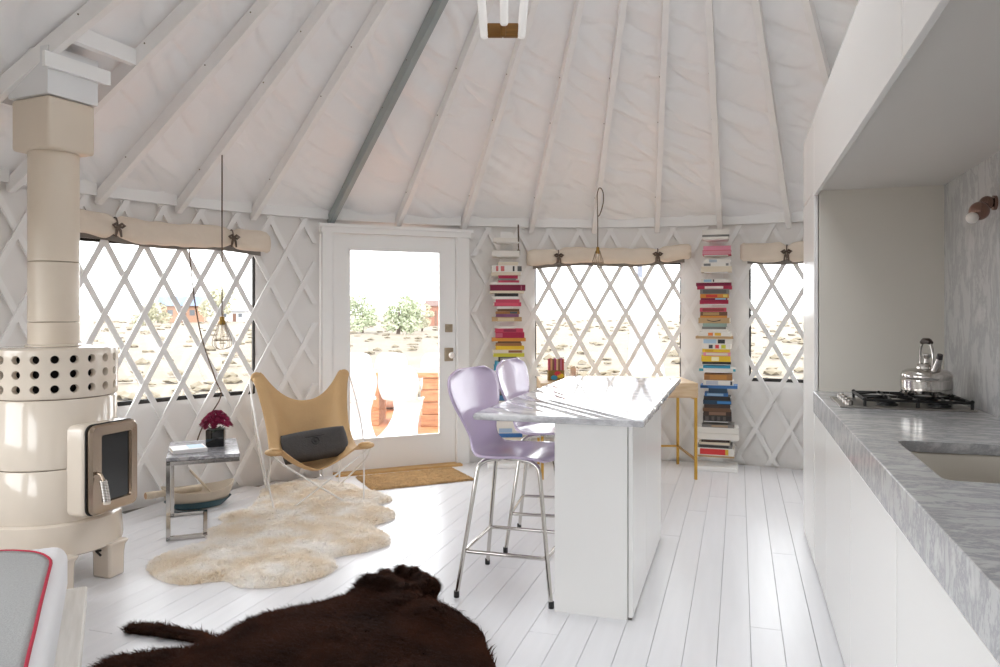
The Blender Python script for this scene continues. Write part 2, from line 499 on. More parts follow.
ceiling = single('ceiling', mb, liner, 'conical white crinkled fabric roof liner of the yurt', 'ceiling', smooth=180, kind='structure')
# outer roof skin keeps daylight out
mb = MB(); mb.lathe([(4.35, 2.16), (1.0, 2.16 + 3.35 * TAN + .12), (1.0, 2.16 + 3.35 * TAN + .06), (4.35, 2.13)], 64, cap=False)
part('roof_cover', mb, M('roof_canvas', '#b9b4aa', .8), ceiling)

def rafter_mesh(mat):
    mb = MB(); w = .021; dp = .095 / math.cos(SLOPE)
    r0, r1 = 4.062, 1.0
    z = lambda r: Z_RAFTER + (R_RAFTER - r) * TAN
    mb.add([(r0, -w, z(r0)), (r0, w, z(r0)), (r0, w, z(r0) + .07), (r0, -w, z(r0) + .07), (r1, -w, z(r1)), (r1, w, z(r1)), (r1, w, z(r1) + dp), (r1, -w, z(r1) + dp),
            (r0 - .02, -w, z(r0) - .012), (r0 - .02, w, z(r0) - .012)],
           [(0, 1, 2, 3), (8, 9, 1, 0), (4, 5, 9, 8), (5, 4, 7, 6), (2, 6, 7, 3), (9, 5, 6, 2), (9, 2, 1), (4, 8, 3, 7), (8, 0, 3)])
    return mb.mesh('rafter', mat)
rm, rg = rafter_mesh(rafter_mat), rafter_mesh(rafter_grey)
nail = MB().lathe([(.004, 0), (.004, .004), (0.001, .005)], 8).mesh('nail', M('nail_head', '#6e5a48', .6))
for aa in full:
    r_ = link('rafter', rg if abs(aa - 140.06) < .1 else rm, ceiling, rz=rad(aa))
    if abs(aa - 140.06) < .1: r_['label'] = 'grey rafter above the glass door'
    if 76 < aa < 190:
        for rr in (3.7, 2.9, 2.5):
            link('nail', nail, r_, (rr, .0215, Z_RAFTER + (R_RAFTER - rr) * TAN + .06), rot=(-PI/2, 0, 0))
# fascia boards between the rafters
for i, aa in enumerate(full):
    nx = full[(i + 1) % len(full)] + (360 if i == len(full) - 1 else 0)
    g0, g1 = aa + .32, nx - .32
    vs = []; fs = []; N = 5
    for k in range(N + 1):
        an = g0 + (g1 - g0) * k / N - aa
        for rr, zz in ((4.028, 2.158), (4.028, 2.262), (4.07, 2.262), (4.07, 2.158)): vs.append(pol(an, rr, zz))
    for k in range(N):
        for e in range(4): fs.append((k*4+e, k*4+(e+1) % 4, k*4+4+(e+1) % 4, k*4+4+e))
    fs += [(3, 2, 1, 0), tuple(N*4+k for k in range(4))]
    mb = MB(); mb.add(vs, fs); part('fascia_board', mb, white_paint, ceiling, rz=rad(aa))
# crown ring and unseen skylight dome, added and widened to brighten the room
mb = MB(); zc = Z_RAFTER + (R_RAFTER - 1.0) * TAN
mb.lathe([(.94, zc - .04), (1.04, zc - .04), (1.04, zc + .24), (.94, zc + .24), (.94, zc - .04)], 48, cap=False)
part('crown_ring', mb, white_paint, ceiling, smooth=40)
sk = thing('window_6', 'unseen clear dome skylight added at the roof top, widened for daylight', 'skylight', (0, 0, zc + .24), kind='structure')
mb = MB(); mb.lathe([(1.04 * math.cos(t * PI / 2 / 8), .25 * math.sin(t * PI / 2 / 8)) for t in range(8)] + [(.001, .25)], 40, cap=False)
part('pane', mb, pane_mat, sk, smooth=180)
# trimmers framing the flue between two rafters
for k, rr in enumerate((3.46, 2.985)):
    a0, a1 = 174.4, 182.1
    p0, p1 = pol(a0, rr), pol(a1, rr); z = Z_RAFTER + (R_RAFTER - rr) * TAN
    mb = MB(); n = (p0 + p1).normalized() * .02; n.z = 0
    q = [p0 - n, p1 - n, p1 + n, p0 + n]
    vs = [(v.x, v.y, z + .0) for v in q] + [(v.x, v.y, z + .085) for v in q]
    mb.add(vs, [(3, 2, 1, 0), (4, 5, 6, 7), (0, 1, 5, 4), (1, 2, 6, 5), (2, 3, 7, 6), (3, 0, 4, 7)])
    part('trimmer_board', mb, white_paint, ceiling)

# ------------------------------------------------------------------ glass door
door = thing('door_1', 'white framed full-glass entry door with brass-toned lock plates', 'door', (-2.634, 2.9375, 0), rad(41.9), kind='structure')
x0, x1 = -.658, .658; lx0, lx1 = -.566, .532
mb = MB()
mb.box((x0 - .012, -.045, 2.04), (x1 + .012, .10, 2.105)); mb.box((x0 - .03, -.065, 2.085), (x1 + .03, -.02, 2.112))
part('head_casing', mb, white_paint, door)
mb = MB(); mb.box((x0, -.03, 0), (lx0 - .022, .10, 2.04)); part('casing', mb, white_paint, door)
mb = MB(); mb.box((lx0 - .022, -.012, 0), (lx0 - .004, .10, 2.04)); part('jamb', mb, white_paint, door)
mb = MB(); mb.box((lx1 + .034, -.03, 0), (x1, .10, 2.04)); part('casing', mb, white_paint, door)
mb = MB(); mb.box((lx1 + .004, -.05, 0), (lx1 + .03, .10, 2.04)); part('jamb', mb, white_paint, door)
gx0, gx1, gz0, gz1 = -.439, .398, .27, 1.915
leaf = MB()
leaf.box((lx0, .0, .02), (gx0, .045, 2.035)); leaf.box((gx1, .0, .02), (lx1, .045, 2.035))
leaf.box((gx0, .0, .02), (gx1, .045, gz0)); leaf.box((gx0, .0, gz1), (gx1, .045, 2.035))
lf = part('door_leaf', leaf, white_paint, door)
bead = MB()
for (a, b) in (((gx0, -.006, gz0), (gx0 + .018, .012, gz1)), ((gx1 - .018, -.006, gz0), (gx1, .012, gz1)),
               ((gx0, -.006, gz0), (gx1, .012, gz0 + .018)), ((gx0, -.006, gz1 - .018), (gx1, .012, gz1))): bead.box(a, b)
part('glazing_bead', bead, white_paint, lf)
mb = MB(); mb.box((gx0, .018, gz0), (gx1, .024, gz1)); part('pane', mb, pane_mat, lf)
sat = M('satin_nickel', '#b3a48e', .35, .9)
mb = MB(); mb.rbox((.435, -.014, 1.19), (.505, .002, 1.262), .004); mb.lathe([(.018, 0), (.018, .012), (.014, .016)], 16, Matrix.Translation((.47, -.014, 1.226)) @ Matrix.Rotation(PI/2, 4, 'X'))
part('deadbolt', mb, sat, lf, smooth=40)
mb = MB(); mb.rbox((.43, -.014, .93), (.51, .002, 1.05), .004); part('lock_plate', mb, sat, lf, smooth=40)
mb = MB(); mb.lathe([(.012, 0), (.012, .03), (.026, .036), (.030, .052), (.022, .066), (.001, .068)], 16, Matrix.Translation((.478, -.014, .985)) @ Matrix.Rotation(PI/2, 4, 'X'))
part('knob', mb, M('white_knob', '#eeeae4', .25), lf, smooth=50)
mb = MB(); mb.box((lx0, -.11, .0), (lx1 + .03, .10, .018)); part('threshold', mb, M_wood('oak_threshold', '#b98f56', '#cfa96e', 4), door)

# ------------------------------------------------------------------ rolled canvas shades over the windows
canvas = M('canvas', '#e4d7c7', .85, vary=(6, .06), bump=(14, .5))
ribbon = M('ribbon', '#6b5d53', .8)
def shade(a0, a1, zl, zr, tie_angles, label, hh=.075, seed=0, droop=0.0):
    am = (a0 + a1) / 2; base = pol(am, 3.99, min(zl, zr) - hh)
    t = thing('rolled_window_shade', label, 'window shade', base, group='rolled shades over the windows')
    def zc(u): return zl + (zr - zl) * u + .012 * math.sin(u * 9 + seed) - droop * math.exp(-((u - .85) / .12) ** 2)
    def fn(u, v):
        w = v * 2 * PI
        pinch = 1 - .34 * sum(math.exp(-(((a0 + (a1-a0)*u) - ta) / .45) ** 2) for ta in tie_angles)
        nz = 1 + .20 * noise.noise(Vector((u * 11 + seed, math.cos(w) * 1.2, math.sin(w) * 1.2)))
        e = min(1, min(u, 1-u) / .012) * .25 + .75
        return pol(a0 + (a1-a0)*u, 3.977 + .038 * math.cos(w) * nz * e, zc(u) + hh * pinch * math.sin(w) * nz * e) - base
    mb = MB(); mb.grid(fn, 60, 16)
    vs = mb.v; N = 17
    mb.f += [tuple(range(15, -1, -1)), tuple(60 * N + k for k in range(16))]
    part('canvas_roll', mb, canvas, t, smooth=70)
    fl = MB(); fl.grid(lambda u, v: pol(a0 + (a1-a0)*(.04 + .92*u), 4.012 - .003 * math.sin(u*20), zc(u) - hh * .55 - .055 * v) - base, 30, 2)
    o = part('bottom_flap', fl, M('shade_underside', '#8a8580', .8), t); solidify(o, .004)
    for ta in tie_angles:
        u = (ta - a0) / (a1 - a0); c = pol(ta, 3.972, zc(u)); rd = pol(ta); tn = pol(ta + 90)
        rb = MB(); rb.tube([c - base + rd * (.034 * math.cos(w)) + Vector((0, 0, (hh * .76) * math.sin(w))) for w in [2*PI*k/16 for k in range(16)]], .005, 6, closed=True)
        f = c - rd * .034 - base
        for sg in (1, -1):
            rb.tube([f, f + tn * sg * .018 + Vector((0, 0, .016)) - rd * .02, f + tn * sg * .04 + Vector((0, 0, .004)) - rd * .016, f + tn * sg * .024 - Vector((0, 0, .008)) - rd * .012, f], [.007, .010, .010, .009, .005], 6)
            rb.tube([f, f + tn * sg * .012 - Vector((0, 0, .03)) - rd * .012, f + tn * sg * .02 - Vector((0, 0, .075)) - rd * .01], [.008, .009, .006], 6)
        part('ribbon_tie', rb, ribbon, t, smooth=60)
shade(169.0, 147.9, 1.955, 1.925, (165.0, 152.4), 'rolled beige canvas shade with two bows over the window beside the stove', .082, 1)
shade(114.6, 93.0, 1.875, 1.905, (110.4, 97.3), 'rolled beige canvas shade over the window between the book towers', .072, 5, .0)
shade(86.9, 66.0, 1.90, 1.90, (81.3, 71), 'rolled beige canvas shade over the window by the tall kitchen cabinet', .085, 9)
# ------------------------------------------------------------------ kitchen run
KX, KB = .591, 1.213           # front plane and marble wall plane
KY0, KY1, KYE = -3.05, 1.35, 2.05
HT = .947
marble_k = M_marble('grey_marble', '#cccccd', '#8d8f94', 4.2, .16, .75)
marble_w = M_marble('marble_splashback', '#cfcecd', '#9b9c9e', 1.5, .25, .6, rot=(.5, .9, .3))
marble_i = M_marble('white_marble', '#dfdfe1', '#96959b', 1.3, .07, .65)
mb = MB(); mb.box((KB, KY0, .80), (KB + .10, KY1, 2.03))
single('wall_kitchen', mb, marble_w, 'grey veined marble splashback wall behind the kitchen worktop', 'wall', kind='structure')
seams = [KY1, .78, -.03, -.87, -1.7, -2.5, KY0]
names = ['nearest the tall cabinet', 'second from the tall cabinet', 'third from the tall cabinet', 'fourth from the tall cabinet', 'fifth from the tall cabinet', 'at the near end']
for i in range(6):
    ya, yb = seams[i + 1], seams[i]; g = .0025
    c = thing('base_cabinet', 'white handleless base cabinet under the worktop, ' + names[i], 'cabinet', ((KX + KB) / 2, (ya + yb) / 2, 0), group='base cabinets of the kitchen run')
    hx = (KB - KX) / 2; hy = (yb - ya) / 2
    mb = MB(); mb.box((-hx + .024, -hy, 0), (hx, hy, .815)); part('body', mb, M('carcass_grey', '#a19d99', .6), c)
    mb = MB(); mb.rbox((-hx + .002, -hy + g, .012), (-hx + .022, hy - g, .825), .0015, 1); part('door', mb, cabinet_white, c)
# worktop with sink cut-out and deep front edge
SX0, SX1, SY0, SY1 = .705, 1.09, -.86, -.235
wt = MB()
def worktop_mesh():
    bm = bmesh.new()
    def loop(pts, z): return [bm.verts.new((x, y, z)) for x, y in pts]
    fx, bx = KX - .004, KB - .001
    out = [(fx, KY0), (bx, KY0), (bx, KY1 - .002), (fx, KY1 - .002)]
    r = .035; hole = []
    for (cx, cy, a0) in ((SX1 - r, SY1 - r, 0), (SX0 + r, SY1 - r, 90), (SX0 + r, SY0 + r, 180), (SX1 - r, SY0 + r, 270)):
        for k in range(7): hole.append((cx + r * math.cos(rad(a0 + 15 * k)), cy + r * math.sin(rad(a0 + 15 * k))))
    ch = .0025
    o_in = [(fx + ch, KY0), (bx, KY0), (bx, KY1 - .002), (fx + ch, KY1 - .002)]
    top_o, top_h = loop(o_in, HT), loop(hole, HT)
    es = [bm.edges.new((l[k], l[(k + 1) % len(l)])) for l in (top_o, top_h) for k in range(len(l))]
    bmesh.ops.triangle_fill(bm, edges=es, use_beauty=True, use_dissolve=False)
    low_h = loop(hole, HT - .035)
    for k in range(len(hole)): bm.faces.new((top_h[k], top_h[(k+1) % len(hole)], low_h[(k+1) % len(hole)], low_h[k]))
    # front edge: chamfer, deep front face, underside return, back
    prof = [(fx + ch, HT), (fx, HT - ch), (fx, HT - .112), (fx + .026, HT - .112), (fx + .026, HT - .035)]
    a = [top_o[0]] + [bm.verts.new((x, KY0, z)) for x, z in prof[1:]]; b = [top_o[3]] + [bm.verts.new((x, KY1 - .002, z)) for x, z in prof[1:]]
    for k in range(4): bm.faces.new((a[k], a[k+1], b[k+1], b[k]))
    c1, d1 = bm.verts.new((bx, KY0, HT - .035)), bm.verts.new((bx, KY1 - .002, HT - .035))
    under = [bm.edges.new(e) for e in ((a[4], b[4]),) if not bm.edges.get(e)] + [bm.edges.get((a[4], b[4]))] 
    eu = [e for e in {bm.edges.get((a[4], b[4]))} if e] + [bm.edges.new((b[4], d1)), bm.edges.new((d1, c1)), bm.edges.new((c1, a[4]))]
    eu += [bm.edges.get((low_h[k], low_h[(k+1) % len(hole)])) for k in range(len(hole))]
    bmesh.ops.triangle_fill(bm, edges=eu, use_beauty=True, use_dissolve=False)
    bm.faces.new((top_o[0], top_o[1], c1, a[4], a[3], a[2], a[1])); bm.faces.new((top_o[3], b[1], b[2], b[3], b[4], d1, top_o[2])); bm.faces.new((top_o[1], top_o[2], d1, c1))
    return bm
wt.bm(worktop_mesh())
tl = thing('worktop', 'long grey veined marble kitchen worktop with deep front edge', 'worktop', (KX, KY0, HT - .112))
off = Matrix.Translation(-tl.location)
m2 = MB(); m2.add(wt.v, wt.f, off); slab = part('slab', m2, marble_k, tl)
sk_ = thing('kitchen_sink', 'off-white undermount sink set in the grey marble worktop', 'sink', ((SX0 + SX1) / 2, (SY0 + SY1) / 2, HT - .22))
def basin(u, v):
    # superellipse rings from rim down the wall to the bottom
    prof = [(1.06, .183), (1.02, .183), (1.0, .175), (.97, .05), (.92, .012), (.8, .0), (.0, -.004)]
    k = v * (len(prof) - 1); i = min(int(k), len(prof) - 2); f = k - i
    s_ = prof[i][0] * (1-f) + prof[i+1][0] * f; z = prof[i][1] * (1-f) + prof[i+1][1] * f
    a = 2 * PI * u; ca, sa = math.cos(a), math.sin(a); e = .28
    return ((SX1-SX0)/2 * 1.0 * s_ * math.copysign(abs(ca) ** e, ca), (SY1-SY0)/2 * s_ * math.copysign(abs(sa) ** e, sa), z)
mb = MB(); mb.grid(basin, 56, 12, wrap_u=True); o = part('basin', mb, M('sink_ceramic', '#dcd6ca', .2), sk_, smooth=60); solidify(o, .008, -1)
mb = MB(); mb.lathe([(.04, .002), (.04, .006), (.03, .004), (.001, .003)], 20); part('drain', mb, steel, sk_, smooth=40)

# tall cabinet at the far end and overhead cabinets
ZU, ZTOP = 2.006, 2.435
tc_ = thing('tall_cabinet', 'tall white pantry cabinet at the far end of the worktop', 'cabinet', ((KX + 1.32) / 2, (KY1 + KYE) / 2, 0))
hx = (1.32 - KX) / 2; hy = (KYE - KY1) / 2
mb = MB(); mb.box((-hx + .024, -hy, 0), (hx, hy, ZTOP)); part('body', mb, M('pantry_side', '#dcd7cd', .4), tc_)
mb = MB(); mb.rbox((-hx, -hy - .0, .012), (-hx + .02, hy, ZU + .02), .0015, 1); part('door', mb, cabinet_white, tc_)
mb = MB(); mb.rbox((-hx, -hy - .0, ZU + .024), (-hx + .02, hy, ZTOP), .0015, 1); part('top_door', mb, cabinet_white, tc_)
us = [KY1, -.95, -1.95, KY0]
un = ['nearest the tall cabinet', 'in the middle of the row', 'at the near end']
for i in range(3):
    ya, yb = us[i+1], us[i]
    c = thing('overhead_cabinet', 'white handleless overhead cabinet above the worktop, ' + un[i], 'cabinet', ((KX + KB + .1) / 2, (ya + yb) / 2, ZU), group='overhead cabinets of the kitchen run')
    hx = (KB + .1 - KX) / 2; hy = (yb - ya) / 2
    mb = MB(); mb.box((-hx + .028, -hy, .024), (hx, hy, ZTOP - ZU)); part('body', mb, M('overhead_body', '#d9d5cf', .5), c)
    mb = MB(); mb.rbox((-hx, -hy + .003, 0), (-hx + .02, hy - .003, ZTOP - ZU), .0015, 1); part('door', mb, cabinet_white, c)

# gas hob
hob = thing('gas_hob', 'stainless gas hob with black pan supports on the marble worktop', 'hob', (.905, .83, HT))
mb = MB(); mb.rbox((-.27, -.20, 0), (.27, .20, .008), .003, 1); part('plate', mb, steel, hob, smooth=30)
burner = MB().lathe([(.045, .008), (.045, .014), (.034, .016), (.034, .026), (.03, .03), (.001, .031)], 20).mesh('burner', black_iron, 40)
for bx, by in ((-.06, -.09), (-.06, .09), (.15, -.09), (.15, .09)): link('burner', burner, hob, (bx, by, 0))
for gx0, gx1 in ((-.165, .045), (.047, .255)):
    g = MB(); r = .0068; zt = .036
    for yy in (-.175, .0, .175): g.tube([(gx0, yy, zt), (gx1, yy, zt)], r, 6)
    for xx in (gx0, gx1): g.tube([(xx, -.175, zt), (xx, .175, zt)], r, 6)
    cx = (gx0 + gx1) / 2
    for cy in (-.09, .09):
        for dx, dy in ((1, 0), (-1, 0), (0, 1), (0, -1)):
            g.tube([(cx + dx * .105, cy + dy * .085, zt), (cx + dx * .04, cy + dy * .035, zt + .008)], r, 6)
    for xx in (gx0, gx1):
        for yy in (-.175, .175): g.tube([(xx, yy, .008), (xx, yy, zt)], r, 6); g.sphere((xx, yy, zt + .004), .009, 8, 6)
    part('pan_support', g, black_iron, hob, smooth=50)
for ky in (-.14, -.05, .05, .14):
    mb = MB(); mb.lathe([(.017, .008), (.017, .024), (.012, .030), (.001, .031)], 16); part('knob', mb, steel, hob, smooth=40, loc=(-.225, ky, 0))

# kettle
ket = thing('kettle', 'shiny stainless steel kettle with arched handle on the hob', 'kettle', (1.03, .87, HT + .052), rad(-72))
mb = MB(); mb.lathe([(.001, .0), (.100, .0), (.107, .006), (.108, .018), (.105, .021), (.105, .024), (.108, .027), (.108, .062), (.105, .066), (.105, .070), (.107, .074), (.106, .090), (.099, .102), (.084, .110), (.046, .116), (.045, .124), (.001, .125)], 40)
part('body', mb, chrome, ket, smooth=35)
mb = MB(); mb.lathe([(.042, .124), (.036, .136), (.012, .142), (.010, .160), (.02, .172), (.02, .182), (.001, .186)], 24); part('lid', mb, chrome, ket, smooth=40)
mb = MB(); mb.tube([(.066, 0, .10), (.082, 0, .125), (.094, 0, .15), (.102, 0, .17)], [.022, .017, .014, .012], 12); sp_ = part('spout', mb, chrome, ket, smooth=60)
mb = MB(); mb.tube([(.100, 0, .166), (.108, 0, .186)], [.014, .012], 10); part('whistle', mb, M('dark_plastic', '#2a2423', .4), sp_, smooth=60)
mb = MB()
for sg in (1, -1): mb.tube(catmull([(sg*.05, 0, .115), (sg*.052, 0, .165), (sg*.045, 0, .21), (sg*.03, 0, .232)], 4, False), .006, 8)
hd = part('handle_bracket', mb, chrome, ket, smooth=60)
mb = MB(); mb.tube([(-.036, 0, .234), (-.02, 0, .242), (.02, 0, .242), (.036, 0, .234)], [.011, .014, .014, .011], 10); part('grip', mb, M('dark_wood_grip', '#3a2c26', .35), hd, smooth=60)

# copper double-globe wall lamp with white bulb
copper = M('aged_copper', '#8f7166', .25, .9)
wl = thing('wall_lamp', 'copper double-globe wall lamp with white bulb on the marble', 'wall lamp', (KB, .53, 1.79))
mb = MB(); mb.sphere((-.036, -.01, .036), .028, 20, 12); part('back_globe', mb, copper, wl, smooth=180)
mb = MB(); mb.sphere((-.075, -.055, -.002), .038, 24, 14); part('front_globe', mb, copper, wl, smooth=180)
mb = MB(); mb.sphere((-.112, -.100, -.034), .023, 20, 12); part('bulb', mb, M('opal_bulb', '#e9e4dd', .3), wl, smooth=180)
mb = MB(); mb.lathe([(.03, 0), (.03, .012), (.001, .014)], 20, Matrix.Translation((0, 0, .036)) @ Matrix.Rotation(-PI/2, 4, 'Y')); part('mount', mb, copper, wl, smooth=40)

# ------------------------------------------------------------------ island
isl = thing('kitchen_island', 'white kitchen island with white marble top and seating overhang', 'kitchen island', (-.425, .97, 0))
ox, oy = .425, -.97
mb = MB(); mb.box((-.603 + ox, .325 + oy, 0), (-.270 + ox, 1.61 + oy, .872)); part('body', mb, cabinet_white, isl)
for ya, yb in ((.327, .86), (.863, 1.608)):
    mb = MB(); mb.rbox((-.266 + ox, ya + oy, .012), (-.247 + ox, yb + oy, .866), .0015, 1); part('door', mb, cabinet_white, isl)
mb = MB(); mb.box((-.268 + ox, .330 + oy, 0.0), (-.252 + ox, 1.605 + oy, .012)); part('plinth', mb, M('plinth_grey', '#6f6a66', .6), isl)
# slab with a rough, chiselled edge
def isl_slab():
    x0, x1, y0, y1 = -.975 + ox, -.188 + ox, .256 + oy, 2.376 + oy
    loop = []
    for (p, q, n) in (((x0, y0), (x1, y0), 40), ((x1, y0), (x1, y1), 90), ((x1, y1), (x0, y1), 30), ((x0, y1), (x0, y0), 90)):
        for i in range(n): loop.append((p[0] + (q[0]-p[0])*i/n, p[1] + (q[1]-p[1])*i/n))
    cx, cy = (x0+x1)/2, (y0+y1)/2
    vs = []; n = len(loop)
    levels = [(.905, .006), (.900, .0), (.888, -.002), (.876, .002), (.873, .008)]
    for li, (z, ins) in enumerate(levels):
        for (x, y) in loop:
            d = Vector((x - cx, y - cy)); dx = math.copysign(1, d.x) if abs(abs(d.x) - (x1-x0)/2) < 1e-4 else 0; dy = math.copysign(1, d.y) if abs(abs(d.y) - (y1-y0)/2) < 1e-4 else 0
            r = ins + (.004 * noise.noise(Vector((x*30, y*30, z*60))) if 0 < li else 0)
            vs.append((x - dx * r, y - dy * r, z))
    fs = [tuple(range(n))] + [tuple(4*n + n - 1 - i for i in range(n))]
    for l in range(4):
        for i in range(n): fs.append((l*n+i, (l+1)*n+i, (l+1)*n+(i+1) % n, l*n+(i+1) % n))
    mb = MB(); mb.add(vs, fs); return mb
part('marble_top', isl_slab(), marble_i, isl, smooth=35)

# ------------------------------------------------------------------ bar stools (moulded shell on chrome frame)
lilac = M('lilac_lacquer', '#c9b9d4', .2, coat=.25)
def shell_fn(u, v):
    # v: 0 front of seat .. 1 top of back ; u across ; stool faces +x
    S = [(.225, .655, .17), (.20, .672, .215), (.10, .676, .232), (0, .668, .24), (-.10, .666, .225), (-.165, .682, .165), (-.20, .74, .140), (-.225, .82, .175), (-.25, .92, .238), (-.268, 1.0, .255), (-.280, 1.055, .225), (-.284, 1.085, .13)]
    k = v * (len(S) - 1); i = min(int(k), len(S) - 2); f = k - i
    def cr(j):
        p0, p1, p2, p3 = (S[max(i-1, 0)][j], S[i][j], S[i+1][j], S[min(i+2, len(S)-1)][j])
        return .5 * (2*p1 + (p2-p0)*f + (2*p0-5*p1+4*p2-p3)*f*f + (3*p1-p0-3*p2+p3)*f**3)
    x, z, w = cr(0), cr(1), max(.02, cr(2))
    t = 2 * u - 1
    back = min(1, max(0, (v - .45) / .25))
    edge = abs(t) ** 2.2
    x2 = x + back * .022 * edge
    z2 = z + (1 - back) * (.012 * edge - .018 * max(0, (.25 - v) / .25) * 0)
    return (x2, t * w, z2)
def make_stool():
    t = thing('bar_stool', 'lilac moulded bar stool with chrome legs at the near end of the island', 'bar stool', (0, 0, 0), group='lilac bar stools at the island')
    mb = MB(); mb.grid(shell_fn, 22, 44); o = part('seat_shell', mb, lilac, t, smooth=180, rz=rad(-11)); solidify(o, .011, 0)
    feet = {}
    for sx in (1, -1):
        for sy in (1, -1):
            mb = MB(); p = [(sx*.06, sy*.115, .652), (sx*.11, sy*.135, .648), (sx*.148, sy*.152, .625), (sx*.160, sy*.160, .58), (sx*.232, sy*.245, .018)]
            mb.tube(catmull(p[:4], 4, False) + [Vector(p[4])], .0105, 10); lg = part('leg', mb, chrome, t, smooth=60)
            mb = MB(); mb.lathe([(.013, 0), (.014, .004), (.0135, .03)], 12, Matrix.Translation((sx*.2335, sy*.2465, 0))); part('rubber_foot', mb, black_iron, lg, smooth=40)
    z = .215; q = .232 - (.58*0 + (z - .018) / (.58 - .018)) * .072; qy = .245 - ((z - .018) / (.562)) * .085
    c = .03; loop = []
    for (sx, sy, a0) in ((1, 1, 0), (-1, 1, 90), (-1, -1, 180), (1, -1, 270)):
        for k in range(5):
            a = rad(a0 + k * 22.5); loop.append((sx * (q - c) + c * math.cos(a), sy * (qy - c) + c * math.sin(a), z))
    mb = MB(); mb.tube(loop, .0095, 8, closed=True); part('foot_ring', mb, chrome, t, smooth=60)
    mb = MB(); mb.lathe([(.001, .640), (.085, .640), (.085, .655), (.001, .662)], 24)
    for sg in (1, -1): mb.tube([(sg*.06, -.12, .650), (sg*.06, .12, .650)], .0105, 8)
    part('seat_mount', mb, chrome, t, smooth=40)
    mb = MB()
    mb.sphere((-.236, 0, .80), .016, 12, 8, (.5, 1, 1)); part('back_button', mb, steel, t, smooth=180)
    return t
stool = make_stool(); stool.location = (-.865, .60, 0); stool.rotation_euler.z = rad(1)
s2 = copy_tree(stool); s2.location = (-.865, 1.33, 0); s2.rotation_euler.z = rad(7)
s2['label'] = 'lilac moulded bar stool with chrome legs, the farther of the two'

# ------------------------------------------------------------------ wood burning stove, flue and flue box
cream = M('cream_enamel', '#ddd1c2', .14, vary=(4, .03), coat=.3)
cream_pipe = M('cream_flue', '#dacdbc', .35, vary=(3, .04))
st = thing('wood_stove', 'cream enamel cylindrical wood stove with glass door and pierced top ring', 'stove', (-3.21, -.005, 0), rad(0))
mb = MB(); mb.lathe([(.001, .33), (.285, .33), (.293, .335), (.295, .345), (.295, .590), (.290, .596), (.001, .596)], 64); part('lower_body', mb, cream, st, smooth=40)
mb = MB(); mb.lathe([(.001, .600), (.290, .600), (.295, .605), (.295, .930), (.288, .941), (.001, .941)], 64); part('upper_body', mb, cream, st, smooth=40)
# pierced ring: holes are real
def pierced(n=22, rows=3, R=.300, z0=.945, z1=1.192):
    mb = MB(); K = 16; hz = (z1 - z0 - .03) / rows; rh = .0215
    for i in range(n):
        for j in range(rows):
            ac = 2 * PI * (i + .5) / n; zc = z0 + .015 + hz * (j + .5); wa = PI / n
            out = []; inn = []
            for k in range(K):
                t = 2 * PI * k / K + PI / 4; m = max(abs(math.cos(t)), abs(math.sin(t)))
                out.append((ac + wa * math.cos(t) / m, zc + hz / 2 * math.sin(t) / m))
                inn.append((ac + rh / R * math.cos(t), zc + rh * math.sin(t)))
            P = lambda a, z, r: (r * math.cos(a), r * math.sin(a), z)
            vs = [P(a, z, R) for a, z in out] + [P(a, z, R) for a, z in inn] + [P(ac + (a-ac) * .9, zc + (z-zc) * .9, R - .006) for a, z in inn] + [P(ac + (a-ac) * .9, zc + (z-zc) * .9, R - .03) for a, z in inn]
            fs = []
            for l in range(3):
                for k in range(K): fs.append((l*K+k, l*K+(k+1) % K, (l+1)*K+(k+1) % K, (l+1)*K+k))
            mb.add(vs, fs)
    mb.lathe([(R, z0 + .015), (R - .002, z0 + .004), (R - .008, z0), (.2, z0)], n * 4, cap=False, a0=0)
    mb.lathe([(R, z1 - .015), (R - .002, z1 - .005), (R - .010, z1), (.10, z1 + .004)], n * 4, cap=False, a0=0)
    return mb
part('pierced_ring', pierced(), cream, st, smooth=45)
mb = MB(); mb.lathe([(.26, .955), (.26, 1.175)], 40); part('inner_core', mb, M('core_black', '#120f0e', .9), st)  # black core behind the pierced holes
# front firebox block and door
mb = MB(); mb.rbox((.12, -.150, .362), (.362, .160, .815), .03, 4); part('firebox_surround', mb, cream, st, smooth=50)
nickel = M('aged_nickel', '#a89786', .2, .95)
dr = MB()
def rr_loop(y0, y1, z0, z1, r, x, n=5):
    out = []
    for (cy, cz, a0) in ((y1-r, z1-r, 0), (y0+r, z1-r, 90), (y0+r, z0+r, 180), (y1-r, z0+r, 270)):
        for k in range(n + 1):
            a = rad(a0 + 90 * k / n); out.append((x, cy + r * math.cos(a), cz + r * math.sin(a)))
    return out
L = [rr_loop(-.140, .158, .372, .812, .035, .366), rr_loop(-.143, .161, .369, .815, .038, .384), rr_loop(-.133, .151, .379, .805, .034, .398),
     rr_loop(-.082, .112, .425, .762, .012, .400), rr_loop(-.077, .107, .430, .757, .010, .386)]
gk = [rr_loop(-.147, .163, .366, .818, .040, .3605), rr_loop(-.147, .163, .366, .818, .040, .3665)]; ng = len(gk[0])  # black plate standing in for the shaded gap round the door
mb = MB(); mb.add(gk[0] + gk[1], [tuple(range(ng)), tuple(range(ng, 2*ng))] + [(k, (k+1) % ng, ng + (k+1) % ng, ng + k) for k in range(ng)]); part('door_gap_shade', mb, black_iron, st)
nL = len(L[0]); vs = [p for l in L for p in l]; fs = [tuple(range(nL))]
for l in range(len(L) - 1):
    for k in range(nL): fs.append((l*nL+k, l*nL+(k+1) % nL, (l+1)*nL+(k+1) % nL, (l+1)*nL+k))
dr.add(vs, fs); sd = part('stove_door', dr, nickel, st, smooth=35)
mb = MB(); mb.rbox((.381, -.080, .427), (.3865, .110, .760), .001, 1); part('door_glass', mb, M('sooty_glass', '#1a1817', .08), sd)
